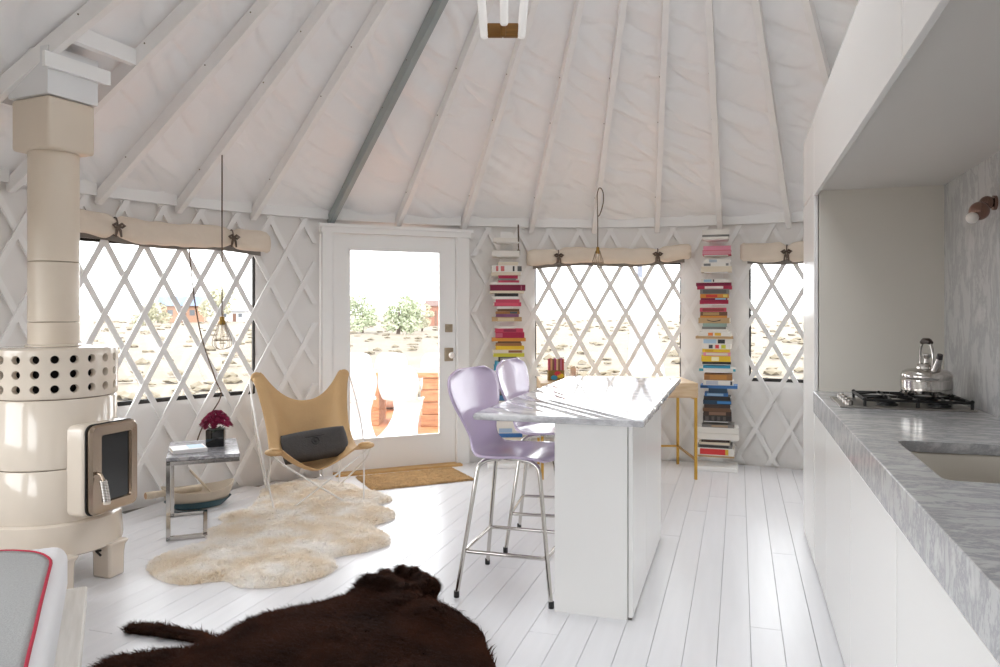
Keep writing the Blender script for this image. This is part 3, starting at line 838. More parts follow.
mb = MB(); mb.tube([(.402, -.110, .58), (.425, -.110, .575), (.44, -.112, .55), (.465, -.116, .46)], .008, 8)
sh_ = part('door_handle', mb, nickel, sd, smooth=60)
mb = MB(); hx = [Vector((.440, -.112, .55)).lerp(Vector((.468, -.117, .445)), k / 120) + Vector((.016 * math.cos(k * .75), .016 * math.sin(k * .75), 0)) for k in range(121)]
mb.tube(hx, .0035, 6); part('spring_grip', mb, chrome, sh_, smooth=60)
mb = MB(); mb.lathe([(.017, 0), (.017, .012), (.001, .013)], 14, Matrix.Translation((.468, -.117, .435))); part('grip_cap', mb, cream, sh_, smooth=40)
# base skirt and legs
mb = MB(); mb.lathe([(.24, .168), (.314, .168), (.324, .176), (.327, .20), (.316, .325), (.300, .334), (.24, .334)], 64, cap=False); part('base_skirt', mb, cream, st, smooth=40)
for (lx, ly) in ((.262, -.215), (.275, .085), (-.21, -.22), (-.21, .22)):
    mb = MB(); w, d = .062, .055
    vs = []
    for z, s_ in ((0, .92), (.03, .92), (.12, .94), (.155, 1.0), (.185, 1.25)):
        for (a, b) in ((-1, -1), (1, -1), (1, 1), (-1, 1)): vs.append((lx + a * w * s_, ly + b * d * s_, z))
    fs = [(3, 2, 1, 0), (16, 17, 18, 19)] + [(l*4+k, l*4+(k+1) % 4, l*4+4+(k+1) % 4, l*4+4+k) for l in range(4) for k in range(4)]
    mb.add(vs, fs); o = part('leg', mb, cream, st, smooth=60)
    b_ = o.modifiers.new('edge', 'BEVEL'); b_.width = .012; b_.segments = 2; b_.limit_method = 'ANGLE'; b_.angle_limit = rad(50)
mb = MB(); mb.tube([(.29, .02, .15), (.29, -.01, .155), (.33, -.02, .14)], .006, 6); part('ash_lever', mb, black_iron, st, smooth=60)
# flue pipe
fl = thing('flue_pipe', 'cream cylindrical flue pipe rising from the stove', 'flue pipe', (-3.21, -.005, 1.197))
for (za, zb) in ((0, .125), (.128, .435), (.438, 1.003)):
    mb = MB(); mb.lathe([(.115, za), (.1185, za + .002), (.1185, zb - .002), (.115, zb)], 48); part('pipe_section', mb, cream_pipe, fl, smooth=40)
mb = MB(); mb.lathe([(.119, .0), (.134, .0), (.134, .006), (.119, .012)], 48, cap=False); part('collar', mb, cream, fl, smooth=40)
fb = thing('flue_box', 'cream rounded square box at the top of the flue pipe', 'flue box', (-3.21, -.005, 2.20), rad(-6))
mb = MB(); mb.rbox((-.142, -.132, 0), (.142, .132, .265), .018, 3); part('box', mb, cream_pipe, fb, smooth=40)
fw = thing('flue_shaft', 'white boxed shaft between rafters above the cream flue box', 'flue shaft', (-3.21, -.005, 2.468), rad(-6))
mb = MB(); mb.box((-.150, -.140, 0), (.150, .140, .24)); part('box', mb, M('shaft_white', '#e4e5e6', .45), fw)
mb = MB(); mb.box((.150, -.17, .125), (.172, .20, .20)); part('trim', mb, white_paint, fw)

# ------------------------------------------------------------------ C-shaped side table, book, flowers
tb = thing('side_table', 'small C-shaped chrome side table with grey marble top', 'side table', (-3.087, .996, 0), rad(39))
# local x: along near edge (left to right), y away from viewer
W2, D2, ht = .21, .30, .50
mb = MB(); mb.rbox((-W2, -D2, ht - .022), (W2, D2, ht), .003, 1); part('marble_top', mb, M_marble('table_marble', '#c3c2c6', '#7e7f86', 6, .15), tb)
def sq(mb, a, b, s_=.0125):
    lo = [min(a[i], b[i]) - s_ for i in range(3)]; hi = [max(a[i], b[i]) + s_ for i in range(3)]; mb.rbox(lo, hi, .002, 1)
for sy in (-1, 1):
    mb = MB(); sq(mb, (-W2 + .0135, sy * (D2 - .014), .0135), (-W2 + .0135, sy * (D2 - .014), ht - .036)); part('leg', mb, chrome, tb, smooth=30)
    mb = MB(); sq(mb, (-W2 + .0135, sy * (D2 - .014), ht - .036), (W2 - .014, sy * (D2 - .014), ht - .036)); part('top_rail', mb, chrome, tb, smooth=30)
    mb = MB(); sq(mb, (-W2 + .0135, sy * (D2 - .014), .0135), (W2 - .20, sy * (D2 - .014), .0135)); part('foot_rail', mb, chrome, tb, smooth=30)
mb = MB(); sq(mb, (W2 - .20, -D2 + .014, .0135), (W2 - .20, D2 - .014, .0135)); part('cross_rail', mb, chrome, tb, smooth=30)
def local(t, x, y, z):
    c_, s_ = math.cos(t.rotation_euler.z), math.sin(t.rotation_euler.z)
    return (t.location.x + x*c_ - y*s_, t.location.y + x*s_ + y*c_, t.location.z + z)
page_mat = M('pages', '#e9e1d0', .8, vary=(60, .08), stretch=(1, 1, 12))
def book(name, label, cat, loc, rz, w, d, h, cover_hex, parent_group, spine=None, pages=True, jit=0):
    """closed book lying flat: spine faces local -y; w along spine, d depth, h thickness; base at loc"""
    b = thing(name, label, cat, loc, rz, parent_group)
    cm = M('cover_' + cover_hex.strip('#'), cover_hex, .45)
    t = min(.0035, h * .16)
    mb = MB(); mb.box((-w/2, -d/2, 0), (w/2, d/2, t)); mb.box((-w/2, -d/2, h - t), (w/2, d/2, h)); mb.box((-w/2, -d/2, t), (w/2, -d/2 + .004, h - t))
    part('cover', mb, cm, b)
    mb = MB(); mb.box((-w/2 + .004, -d/2 + .004, t), (w/2 - .004, d/2 - .004, h - t)); part('page_block', mb, page_mat, b)
    if spine:
        for (fx0, fx1, hx) in spine:
            mb = MB(); mb.box((-w/2 + w*fx0, -d/2 - .0008, t * .6 + h * .08), (-w/2 + w*fx1, -d/2 + .001, h - t * .6 - h * .08)); part('spine_print', mb, M('print_' + hx.strip('#'), hx, .5), b)
    return b
bk = book('book', 'white paperback with blue cover lying on the marble side table', 'book', local(tb, -.09, -.10, ht + .001), rad(41 + 8), .20, .17, .024, '#e8e8ea', 'books on the side table')
mb = MB(); mb.box((.0, -.05, .0242), (.09, .08, .0248)); part('cover_print', mb, M('cover_blue', '#9cc3dd', .4), bk)
pot = thing('flower_pot', 'magenta flowers in a black glass cube on the side table', 'flower pot', local(tb, .075, .03, ht + .001), rad(30))
mb = MB(); s_ = .056
mb.rbox((-s_, -s_, 0), (s_, s_, .11), .004, 2); part('pot', mb, M('black_glass', '#0d0c0d', .05, coat=.5), pot, smooth=40)
mag = M('magenta_petal', '#98184b', .55, rnd=.4); leafm = M('mum_leaf', '#3c4a2b', .6)
def bloom_mesh(seed):
    rn = random.Random(seed); mb = MB()
    for ring, (n, r, tilt) in enumerate(((10, .026, .25), (9, .021, .7), (6, .013, 1.15))):
        for k in range(n):
            a = 2 * PI * k / n + rn.random() * .4; ca, sa = math.cos(a), math.sin(a)
            ct, s2_ = math.cos(tilt), math.sin(tilt); w = .0055
            p = lambda q, o, up: (q*ct*ca - o*sa, q*ct*sa + o*ca, q*s2_ + up)
            mb.add([p(0, 0, 0), p(r*.5, w, .001), p(r, w*.6, .004), p(r, -w*.6, .004), p(r*.5, -w, .001)], [(0, 1, 2, 3, 4)])
    mb.sphere((0, 0, .006), .008, 8, 5)
    return mb.mesh('blossom', mag)
bl = [bloom_mesh(i) for i in range(4)]
rn = random.Random(3)
for k in range(44):
    a = k * 2.399963; rr = .088 * math.sqrt((k + .5) / 44); zz = .128 + .088 * (1 - (rr / .088) ** 2) + rn.uniform(-.008, .008)
    o = link('blossom', bl[k % 4], pot, (rr * math.cos(a), rr * math.sin(a), zz))
    o.rotation_euler = (rr / .088 * .9 * -math.sin(a) * -1, rr / .088 * .9 * math.cos(a) * 1, rn.random() * 6)
    o.rotation_euler = Vector((rr / .088 * math.cos(a), rr / .088 * math.sin(a), .75)).to_track_quat('Z', 'Y').to_euler()
mb = MB()
for k in range(60):
    a = rn.random() * 2 * PI; r0 = rn.uniform(.01, .06); z = rn.uniform(.105, .15); l = rn.uniform(.025, .045)
    d = Vector((math.cos(a), math.sin(a), rn.uniform(-.3, .6))).normalized(); sd_ = d.cross(Vector((0, 0, 1))).normalized() * .010
    p = Vector((r0 * math.cos(a), r0 * math.sin(a), z))
    mb.add([p, p + d*l*.5 + sd_, p + d*l, p + d*l*.5 - sd_], [(0, 1, 2, 3)])
mb.box((-.05, -.05, .10), (.05, .05, .112))
o = part('foliage', mb, leafm, pot); o['kind'] = 'stuff'

# bowl with kindling behind the table
bw = thing('wooden_bowl', 'long pale dough bowl with dark blue underside on the floor behind the side table', 'bowl', (-3.43, 1.36, 0), rad(50))
def bowl_fn(u, v):
    a = 2 * PI * u
    prof = [(.0, .018), (.55, .022), (.85, .075), (.97, .125), (1.0, .125), (.90, .07), (.66, .008), (.5, 0), (0, 0)]
    k = v * (len(prof) - 1); i = min(int(k), len(prof) - 2); f = k - i
    s_ = prof[i][0]*(1-f) + prof[i+1][0]*f; z = prof[i][1]*(1-f) + prof[i+1][1]*f
    rise = 1 + .35 * (abs(math.cos(a)) ** 3) * (1 if z > .06 else 0)
    return (.245 * s_ * math.cos(a), .15 * s_ * math.sin(a), z * rise)
mb = MB(); mb.grid(bowl_fn, 40, 24, wrap_u=True); part('bowl_body', mb, M('bowl_wood', '#c8bba9', .6, vary=(12, .12)), bw, smooth=60)
mb = MB()
def under(u, v):
    a = 2 * PI * u; s_ = .90 * v + .66 * (1 - v); z = .008 + .052 * v
    return (.249 * s_ * math.cos(a), .154 * s_ * math.sin(a), z)
mb.grid(under, 40, 3, wrap_u=True); o = part('painted_underside', mb, M('bowl_blue', '#3f5f68', .5), bw, smooth=60)
def log(label, a, b, r, hexc, endhex):
    A, B = Vector(a), Vector(b); d = (B - A)
    t = thing('firewood_log', label, 'firewood', tuple(A), 0)
    mb = MB(); n = 9; P = [d * k / 8 for k in range(9)]
    mb.tube(P, [r * (1 + .08 * math.sin(k * 2.1)) for k in range(9)], 10); part('bark', mb, M('bark_' + endhex.strip('#'), hexc, .85, vary=(20, .2)), t, smooth=60)
    mb = MB(); mb.tube([-d.normalized() * .002, d.normalized() * .002], r * .92, 10); part('cut_end', mb, M('cut_' + endhex.strip('#'), endhex, .8), t)
log('pale split log sticking out of the dough bowl', (-3.60, 1.05, .135), (-3.44, 1.40, .125), .024, '#d7c9b4', '#b09070')
log('thin pale stick leaning in the dough bowl', (-3.36, 1.44, .065), (-3.45, 1.30, .27), .008, '#d9ccb9', '#c0a888')
mb = MB(); rn = random.Random(5)
for k in range(5): mb.sphere((rn.uniform(-.05, .05), rn.uniform(-.03, .03), .02 + rn.uniform(0, .035)), rn.uniform(.016, .026), 8, 6, (1.3, 1, .8))
single('pine_cone', mb, M('pine_brown', '#4d3328', .8, bump=(80, .6)), 'dark brown pine cone resting in the dough bowl', 'pine cone', (-3.46, 1.30, .03), smooth=40)
# ------------------------------------------------------------------ butterfly chair and cushion
leather = M('tan_leather', '#cba777', .6, vary=(5, .10), bump=(60, .12))
bc = thing('butterfly_chair', 'tan leather butterfly chair on a thin white rod frame', 'chair', (-2.787, 1.788, 0), rad(42.7))
def lerp_curve(P, v):
    k = v * (len(P) - 1); i = min(int(k), len(P) - 2); f = k - i
    p0, p1, p2, p3 = (Vector(P[max(i-1, 0)]), Vector(P[i]), Vector(P[i+1]), Vector(P[min(i+2, len(P)-1)]))
    return .5 * (2*p1 + (p2-p0)*f + (2*p0-5*p1+4*p2-p3)*f*f + (3*p1-p0-3*p2+p3)*f**3)
CC = [(0, -.26, .268), (0, -.13, .238), (0, .03, .25), (0, .15, .37), (0, .225, .53), (0, .28, .695)]
SS = [(.365, -.385, .450), (.335, -.25, .385), (.31, -.07, .395), (.305, .12, .54), (.335, .29, .745), (.380, .405, .908)]
def sling(u, v):
    t = 2*u - 1; c = lerp_curve(CC, v); s_ = lerp_curve(SS, v)
    f = min(1.0, abs(t) / (.74 + .04 * v)) ** (1.5 + .7 * v)
    # round the four pockets
    rim = max(0, (abs(t) - .8) / .2)
    ev = max(0, (v - .93) / .07) + max(0, (.07 - v) / .07)
    p = c + (s_ - c) * f
    p.x = s_.x * t * (1 - .10 * rim * ev)
    p.z -= .03 * rim * rim * (1 if v > .9 else 0) * max(0, (v - .9) / .1)
    return p
mb = MB(); mb.grid(sling, 40, 36); o = part('leather_sling', mb, leather, bc, smooth=180); solidify(o, .007, 0)
rod = M('white_rod', '#e8e6e3', .35)
P_ = {}
for sg in (1, -1):
    wing = (sg*.362, .402, .880); foot = (sg*.305, -.33, .008); fc = (sg*.352, -.368, .440); bf = (sg*.27, .30, .008); xf = (-sg*.21, -.30, .008)
    for pts in ([wing, (sg*.385, .36, .82), (sg*.372, -.05, .46), foot], [fc, (sg*.33, -.29, .32), bf], [fc, (sg*.24, -.345, .33), xf], [wing, (sg*.36, .44, .6), bf]):
        mb = MB(); mb.tube(catmull(pts, 4, False), .0065, 8); part('frame_rod', mb, rod, bc, smooth=60)
for sg in (1, -1):
    mb = MB(); mb.sphere((sg*.335, .398, .872), .044, 14, 10, (1.0, .35, .95)); part('wing_pocket', mb, leather, bc, smooth=180)
    mb = MB(); mb.sphere((sg*.318, -.350, .428), .07, 16, 10, (.85, .75, .36)); part('front_pocket', mb, leather, bc, smooth=180)
cu = thing('lumbar_cushion', 'charcoal felt lumbar cushion with a dark ring motif on the butterfly chair', 'cushion', (-2.748, 1.778, .402), 0)
cu.rotation_euler = (rad(-32), rad(-6), rad(41))
def cushion(u, v, side):
    x = 2*u - 1; y = 2*v - 1
    th = ((1 - x**4) * (1 - y**4)) ** .45 * .062
    k = 1 - .05 * (x*x*y*y)
    return (x * .24 * k, side * th * -1.0, y * .118 * k)
mb = MB()
for sd in (1, -1): mb.grid(lambda u, v: cushion(u, v, sd), 28, 16)
part('cushion_body', mb, M('charcoal_felt', '#4a4848', .9, vary=(40, .12), bump=(120, .2)), cu, smooth=180)
blk = M('black_leather_detail', '#1f1d1d', .5)
mb = MB(); mb.tube([(.0 + .026 * math.cos(t), -.066, .006 + .026 * math.sin(t)) for t in [2*PI*k/20 for k in range(20)]], .004, 6, closed=True)
mb.lathe([(.012, 0), (.010, .004), (.001, .005)], 12, Matrix.Translation((0, -.060, .006)) @ Matrix.Rotation(PI/2, 4, 'X'))
part('ring_motif', mb, blk, cu, smooth=60)
mb = MB(); mb.tube([(-.07, -.0615, .045), (.0, -.065, .042), (.07, -.0615, .045)], .0022, 6); part('stitch_line', mb, blk, cu, smooth=60)

# ------------------------------------------------------------------ fur rugs
def poly_np(poly): return np.array([(p[0], p[1]) for p in poly])
def dist_in(P, poly):
    """signed-ish: inside mask and distance to the outline for points P (n,2)"""
    A = poly; B = np.roll(poly, -1, axis=0)
    inside = np.zeros(len(P), bool); dmin = np.full(len(P), 1e9)
    for a, b in zip(A, B):
        ab = b - a; t = np.clip(((P - a) @ ab) / (ab @ ab + 1e-12), 0, 1)
        dmin = np.minimum(dmin, np.hypot(*(P - (a + t[:, None] * ab)).T))
        c1 = (a[1] > P[:, 1]) != (b[1] > P[:, 1])
        xin = (b[0] - a[0]) * (P[:, 1] - a[1]) / (b[1] - a[1] + 1e-12) + a[0]
        inside ^= c1 & (P[:, 0] < xin)
    return inside, dmin
def relief(P, d, hmax, soft, lump, lf):
    n = np.array([noise.noise(Vector((x * lf, y * lf, 3.3))) for x, y in P])
    return hmax * (1 - np.exp(-d / soft)) * (1 + lump * n) 
def pelt(mb_name, poly, hmax, soft, lump, lf, mat, parent, step=.03):
    pn = poly_np(poly); lo = pn.min(0) - step; hi = pn.max(0) + step
    bm = bmesh.new(); vs = [bm.verts.new((p[0], p[1], .004)) for p in poly]
    f = bm.faces.new(vs); bmesh.ops.triangulate(bm, faces=[f])
    for it in range(4):
        es = [e for e in bm.edges if e.calc_length() > step * 2]
        if not es: break
        bmesh.ops.subdivide_edges(bm, edges=es, cuts=1, use_grid_fill=False)
        bmesh.ops.triangulate(bm, faces=bm.faces[:])
    P = np.array([(v.co.x, v.co.y) for v in bm.verts]); ins, d = dist_in(P, pn)
    h = relief(P, d, hmax, soft, lump, lf)
    for v, z in zip(bm.verts, h): v.co.z = .004 + max(0, z)
    me = bpy.data.meshes.new(mb_name); bm.to_mesh(me); bm.free(); me.materials.append(mat)
    me.polygons.foreach_set('use_smooth', [True] * len(me.polygons))
    return link(mb_name, me, parent)
def fur(name, poly, count, ln, wd, hmax, soft, lump, lf, mat, parent, lean=.8, flow=None, curl=.5, region=None, swirl=3.0, extra=None, clump=None):
    pn = poly_np(poly); lo = pn.min(0); hi = pn.max(0); P = np.zeros((0, 2))
    while len(P) < count:
        Q = rng.uniform(lo, hi, (count, 2)); ins, d = dist_in(Q, pn); Q = Q[ins]
        if region is not None: Q = Q[region(Q)]
        P = np.vstack([P, Q])
    P = P[:count]; ins, d = dist_in(P, pn); h = .004 + np.maximum(0, relief(P, d, hmax, soft, lump, lf))
    if extra is not None: h = h + extra(P)
    ang = np.array([noise.noise(Vector((x * swirl, y * swirl, 7.7))) for x, y in P]) * 4.5 + rng.normal(0, curl, count)
    if flow is not None: ang = flow(P) + rng.normal(0, curl, count)
    L = ln * rng.uniform(.6, 1.25, count); dirs = np.c_[np.cos(ang), np.sin(ang)]; side = np.c_[-np.sin(ang), np.cos(ang)]
    root = np.c_[P, h - .004]
    up = L * (1 - lean * .55)
    mid = root + np.c_[dirs * (L * lean * .35)[:, None], up * .62]
    tip = root + np.c_[dirs * (L * lean)[:, None], up * rng.uniform(.45, 1.0, count)]
    if clump is not None:
        cs, ck = clump; ci = np.floor(P / cs).astype(np.int64); hsh = (ci[:, 0] * 73856093) ^ (ci[:, 1] * 19349663)
        cc = np.c_[ci[:, 0] + (hsh % 1009) / 1009, ci[:, 1] + (hsh // 1009 % 997) / 997] * cs + dirs * .012
        mid[:, :2] = mid[:, :2] * (1 - ck * .5) + cc * ck * .5; tip[:, :2] = tip[:, :2] * (1 - ck) + cc * ck
        tip[:, 2] += .5 * ln * ((hsh // 7 % 101) / 101 - .5) * ck
    s3 = np.c_[side * (wd * rng.uniform(.6, 1.3, count))[:, None], np.zeros(count)]
    V = np.stack([root - s3, root + s3, mid + s3 * .8, mid - s3 * .8, tip], 1).reshape(-1, 3)
    idx = np.arange(count)[:, None] * 5
    me = bpy.data.meshes.new(name)
    me.vertices.add(len(V)); me.vertices.foreach_set('co', V.astype(np.float32).ravel())
    loops = np.concatenate([idx + np.array([[0, 1, 2, 3]]), idx + np.array([[3, 2, 4]])], 1)
    me.loops.add(loops.size); me.loops.foreach_set('vertex_index', loops.astype(np.int32).ravel())
    me.polygons.add(count * 2)
    st_ = (np.arange(count)[:, None] * 7 + np.array([[0, 4]])).ravel()
    me.polygons.foreach_set('loop_start', st_.astype(np.int32))
    me.polygons.foreach_set('use_smooth', np.ones(count * 2, bool))
    me.update(calc_edges=True); me.validate(); me.materials.append(mat)
    o = link(name, me, parent); o['kind'] = 'stuff'; return o

wool = M_fur('cream_wool', '#f9f1e4', '#fffdfa', 5, .5)
sheep = thing('sheepskin_rug', 'large cream sheepskin rug with scalloped edge under the butterfly chair', 'rug', (0, 0, 0))
sp = [(-2.86, .27), (-2.66, .11), (-2.46, .07), (-2.30, .18), (-2.16, .13), (-2.0, .18), (-1.87, .33), (-1.84, .52), (-1.95, .66), (-1.82, .82), (-1.76, .99), (-1.87, 1.15),
      (-2.02, 1.28), (-1.97, 1.48), (-2.08, 1.66), (-2.23, 1.74), (-2.20, 1.93), (-2.36, 2.06), (-2.52, 2.10), (-2.68, 2.22), (-2.9, 2.28), (-3.12, 2.22), (-3.26, 2.08), (-3.28, 1.9),
      (-3.18, 1.72), (-3.10, 1.55), (-3.03, 1.36), (-3.10, 1.16), (-2.94, 1.02), (-2.96, .82), (-2.80, .70), (-2.86, .5)]
spoly = catmull([(a, b, 0) for a, b in sp], 3)
pelt('hide_backing', spoly, .032, .05, .45, 9, wool, sheep)
fur('wool_pile', spoly, 120000, .032, .0022, .032, .05, .45, 9, wool, sheep, lean=.75, curl=1.4, swirl=22, clump=(.030, .6))

hide_mat = M('bison_fur', '#3b2014', .9, vary=(6, .55), spec=.12)
bison = thing('bison_hide_rug', 'dark brown shaggy bison hide rug with tail and curly head end', 'rug', (0, 0, 0))
hp = [(-2.115, -.785), (-2.14, -.70), (-2.026, -.575), (-1.91, -.53), (-1.875, -.485), (-1.95, -.455), (-2.16, -.455), (-2.31, -.462), (-2.24, -.385), (-2.075, -.365), (-1.935, -.375), (-1.87, -.41), (-1.845, -.34), (-1.845, -.22),
      (-1.79, -.10), (-1.70, -.01), (-1.60, .10), (-1.575, .20), (-1.59, .30), (-1.56, .40), (-1.50, .46), (-1.42, .505), (-1.33, .48), (-1.25, .41), (-1.185, .35), (-1.16, .26), (-1.09, .21), (-.99, .14), (-.84, .0), (-.785, -.12), (-.73, -.21), (-.66, -.34), (-.60, -.56),
      (-.66, -.85), (-.95, -1.0), (-1.2, -1.15), (-1.5, -1.06), (-1.72, -1.03), (-1.92, -.92)]
hpoly = catmull([(a, b, 0) for a, b in hp], 3)
pelt('hide_backing', hpoly, .022, .05, .8, 5, hide_mat, bison); HEAD = True
LUMPS = [(-1.54, .29, .045, .04), (-1.50, .40, .032, .05), (-1.44, .46, .035, .055), (-1.36, .45, .035, .055), (-1.29, .40, .04, .05), (-1.22, .33, .05, .055), (-1.45, .30, .075, .05), (-1.32, .28, .05, .03), (-1.28, .14, .10, .03), (-1.08, .05, .12, .03)]
def lump_h(P): return sum(h * np.exp(-((P[:, 0] - x) ** 2 + (P[:, 1] - y) ** 2) / (2 * (r * .62) ** 2)) for x, y, r, h in LUMPS)
fl_h = lambda P: np.arctan2(-.6 - P[:, 1] * .2, -1.0 + 0 * P[:, 0]) + np.array([noise.noise(Vector((x * 3, y * 3, 1.1))) for x, y in P]) * 1.6
fur('hide_fur', hpoly, 130000, .058, .0018, .022, .05, .8, 5, hide_mat, bison, lean=.95, flow=fl_h, curl=.7, clump=(.035, .35), extra=lump_h)
# curly head end: lumps of backing with long shaggy hair
def head_pelt():
    me = [o for o in bison.children if o.name.startswith('hide_backing')][0].data
    P = np.array([(v.co.x, v.co.y) for v in me.vertices]); h = lump_h(P)
    for v, z in zip(me.vertices, h): v.co.z += z
head_pelt()
head = lambda P: (lump_h(P) > .012) & (P[:, 1] > .2)
mo = fur('mane_fur', hpoly, 30000, .034, .0022, .022, .05, .8, 5, M('mane_fur', '#45281a', .9, vary=(12, .55), spec=.12), bison, lean=.8, curl=1.3, region=head, swirl=14, extra=lump_h)
# coir door mat
coir = M('coir', '#cdab7b', .95, vary=(18, .25))
mat_ = thing('door_mat', 'brown coir door mat in front of the glass door', 'door mat', (-2.335, 2.625, 0), rad(43))
rp = [Vector((x, y, 0)) for x, y in [(-.43 + .86*k/12, -.26) for k in range(12)] + [(.43, -.26 + .52*k/8) for k in range(8)] + [(.43 - .86*k/12, .26) for k in range(12)] + [(-.43, .26 - .52*k/8) for k in range(8)]]
pelt('mat_base', rp, .010, .01, .1, 20, coir, mat_)
fur('coir_pile', rp, 24000, .016, .0018, .010, .01, .1, 20, coir, mat_, lean=.55, curl=2.0, swirl=20)

# ------------------------------------------------------------------ bed corner
bed = thing('bed', 'low white platform bed with white mattress', 'bed', (-2.725, -.255, 0), rad(-45))
# local x along the foot edge, local -y towards the head
mb = MB(); mb.rbox((0, -1.36, .0), (2.0, 0, .085), .006, 1); part('platform', mb, M_wood('whitewashed_wood', '#d8d4cd', '#ebe8e3', 3), bed, smooth=30)
mb = MB(); mb.rbox((.055, -1.34, .086), (1.96, -.075, .315), .06, 5); part('mattress', mb, M('white_linen', '#e9e9ec', .8, bump=(7, .3)), bed, smooth=60)
bl_ = thing('blanket', 'grey wool blanket with red stitched edge lying over the bed', 'blanket', (-2.725, -.255, .318), rad(-45))
def blanket(u, v):
    x = .10 + 1.80 * u; y = -.122 - 1.16 * v
    z = .004 + .006 * noise.noise(Vector((x*4, y*4, 0)))
    # rounded far corner
    RC = .30; dx = RC - (x - .10); dy = RC - (-.122 - y)
    if dx > 0 and dy > 0:
        sc_ = max(dx, dy) / math.hypot(dx, dy); x = .10 + RC - dx * sc_; y = -.122 - RC + dy * sc_
    return (x, y, z)
mb = MB(); mb.grid(blanket, 36, 40); o = part('wool_cloth', mb, M('grey_wool', '#a7a8a8', .95, vary=(160, .18), bump=(200, .2)), bl_, smooth=180); solidify(o, .008, 1)
mb = MB(); path = [Vector(blanket(0, 1 - k / 40)) for k in range(40)] + [Vector(blanket(k / 36, 0)) for k in range(37)]
mb.tube([p + Vector((0, 0, .006)) for p in path], .0065, 6); part('stitched_edge', mb, M('red_stitch', '#b0243f', .8), bl_, smooth=60)

# ------------------------------------------------------------------ desk behind the island
def camxy(X, z): # point given in the photographer's frame (right, forward)
    c_, s_ = math.cos(cam.rotation_euler.z), math.sin(cam.rotation_euler.z)
    return (CAM.x + X*c_ - z*s_, CAM.y + X*s_ + z*c_)
dk = thing('writing_desk', 'narrow desk with pale wood drawer box and thin brass legs', 'desk', (*camxy(.975, 6.455), 0), math.atan(239/750))
oak = M_wood('pale_oak', '#c8a983', '#dcc3a2', 3, .55, (2, 14, 14))
mb = MB(); mb.rbox((-.645, -.325, .67), (.645, .325, .79), .004, 1); part('drawer_box', mb, oak, dk, smooth=30)
for k in (0,):
    for (a, b) in ((-.635, -.004), (.004, .635)):
        mb = MB(); mb.rbox((a, -.333, .682), (b, -.325, .778), .002, 1); part('drawer_front', mb, oak, dk, smooth=30)
for sx in (-1, 1):
    for sy in (-1, 1):
        mb = MB(); mb.box((sx*.628 - .011, sy*.312 - .011, 0), (sx*.628 + .011, sy*.312 + .011, .67)); part('leg', mb, brass, dk)
    mb = MB(); mb.box((sx*.628 - .008, -.30, .155), (sx*.628 + .008, .30, .171)); part('side_stretcher', mb, brass, dk)
    mb = MB(); mb.box((sx*.628 - .008, -.30, .652), (sx*.628 + .008, .30, .669)); part('top_rail', mb, brass, dk)
mb = MB(); mb.box((-.62, .304, .155), (.62, .320, .171)); part('back_stretcher', mb, brass, dk)
# striped card box and glass jar of sticks
bx = thing('pencil_box', 'striped card box of coloured sticks standing on the desk', 'box', (*camxy(.475, 6.38), .791), math.atan(239/750) + .1)
mb = MB(); mb.box((-.068, -.03, 0), (.068, .03, .085)); part('carton', mb, M('ochre_card', '#8a6a2c', .6, vary=(30, .4)), bx)
rn = random.Random(8); cols = ['#b5495a', '#c99a6a', '#7a4b35', '#a8456b', '#d9b48a', '#8b5a3c', '#b9687e', '#b03a3a']
for k in range(8):
    x = -.058 + k * .0166
    mb = MB(); mb.rbox((x - .0078, -.024, .086), (x + .0078, .024, .185 + rn.uniform(-.004, .004)), .002, 1); part('stick', mb, M('stick_' + cols[k].strip('#'), cols[k], .6), bx)
for k, (hx, x, z) in enumerate((('#c22f3f', .01, .05), ('#2f86a8', -.02, .015), ('#d8b32a', .035, .03))):
    mb = MB(); mb.lathe([(.02, 0), (.02, .002)], 14, Matrix.Translation((x, -.0301, z + .01)) @ Matrix.Rotation(PI/2, 4, 'X') @ Matrix.Scale(1.4, 4, (1, 0, 0))); part('printed_spot', mb, M('spot_' + hx.strip('#'), hx, .5), bx)
jar = thing('matches_jar', 'small clear jar holding a bunch of wooden matches on the desk', 'jar', (*camxy(.63, 6.42), .791))
mb = MB(); mb.lathe([(.001, .002), (.036, .002), (.04, .01), (.04, .075), (.036, .08)], 20, cap=False); part('glass', mb, M_clear('jar_glass', (.95, .94, .92), .12), jar, smooth=50)
for k in range(22):
    a = rn.random() * 6.28; r = .026 * math.sqrt(rn.random())
    mb = MB(); p = Vector((r*math.cos(a), r*math.sin(a), .006)); q = p * 1.6 + Vector((0, 0, .09 + rn.uniform(0, .02)))
    mb.tube([p, q], .0025, 5); o = part('match', mb, M('match_wood', '#d9b9a0', .7), jar)

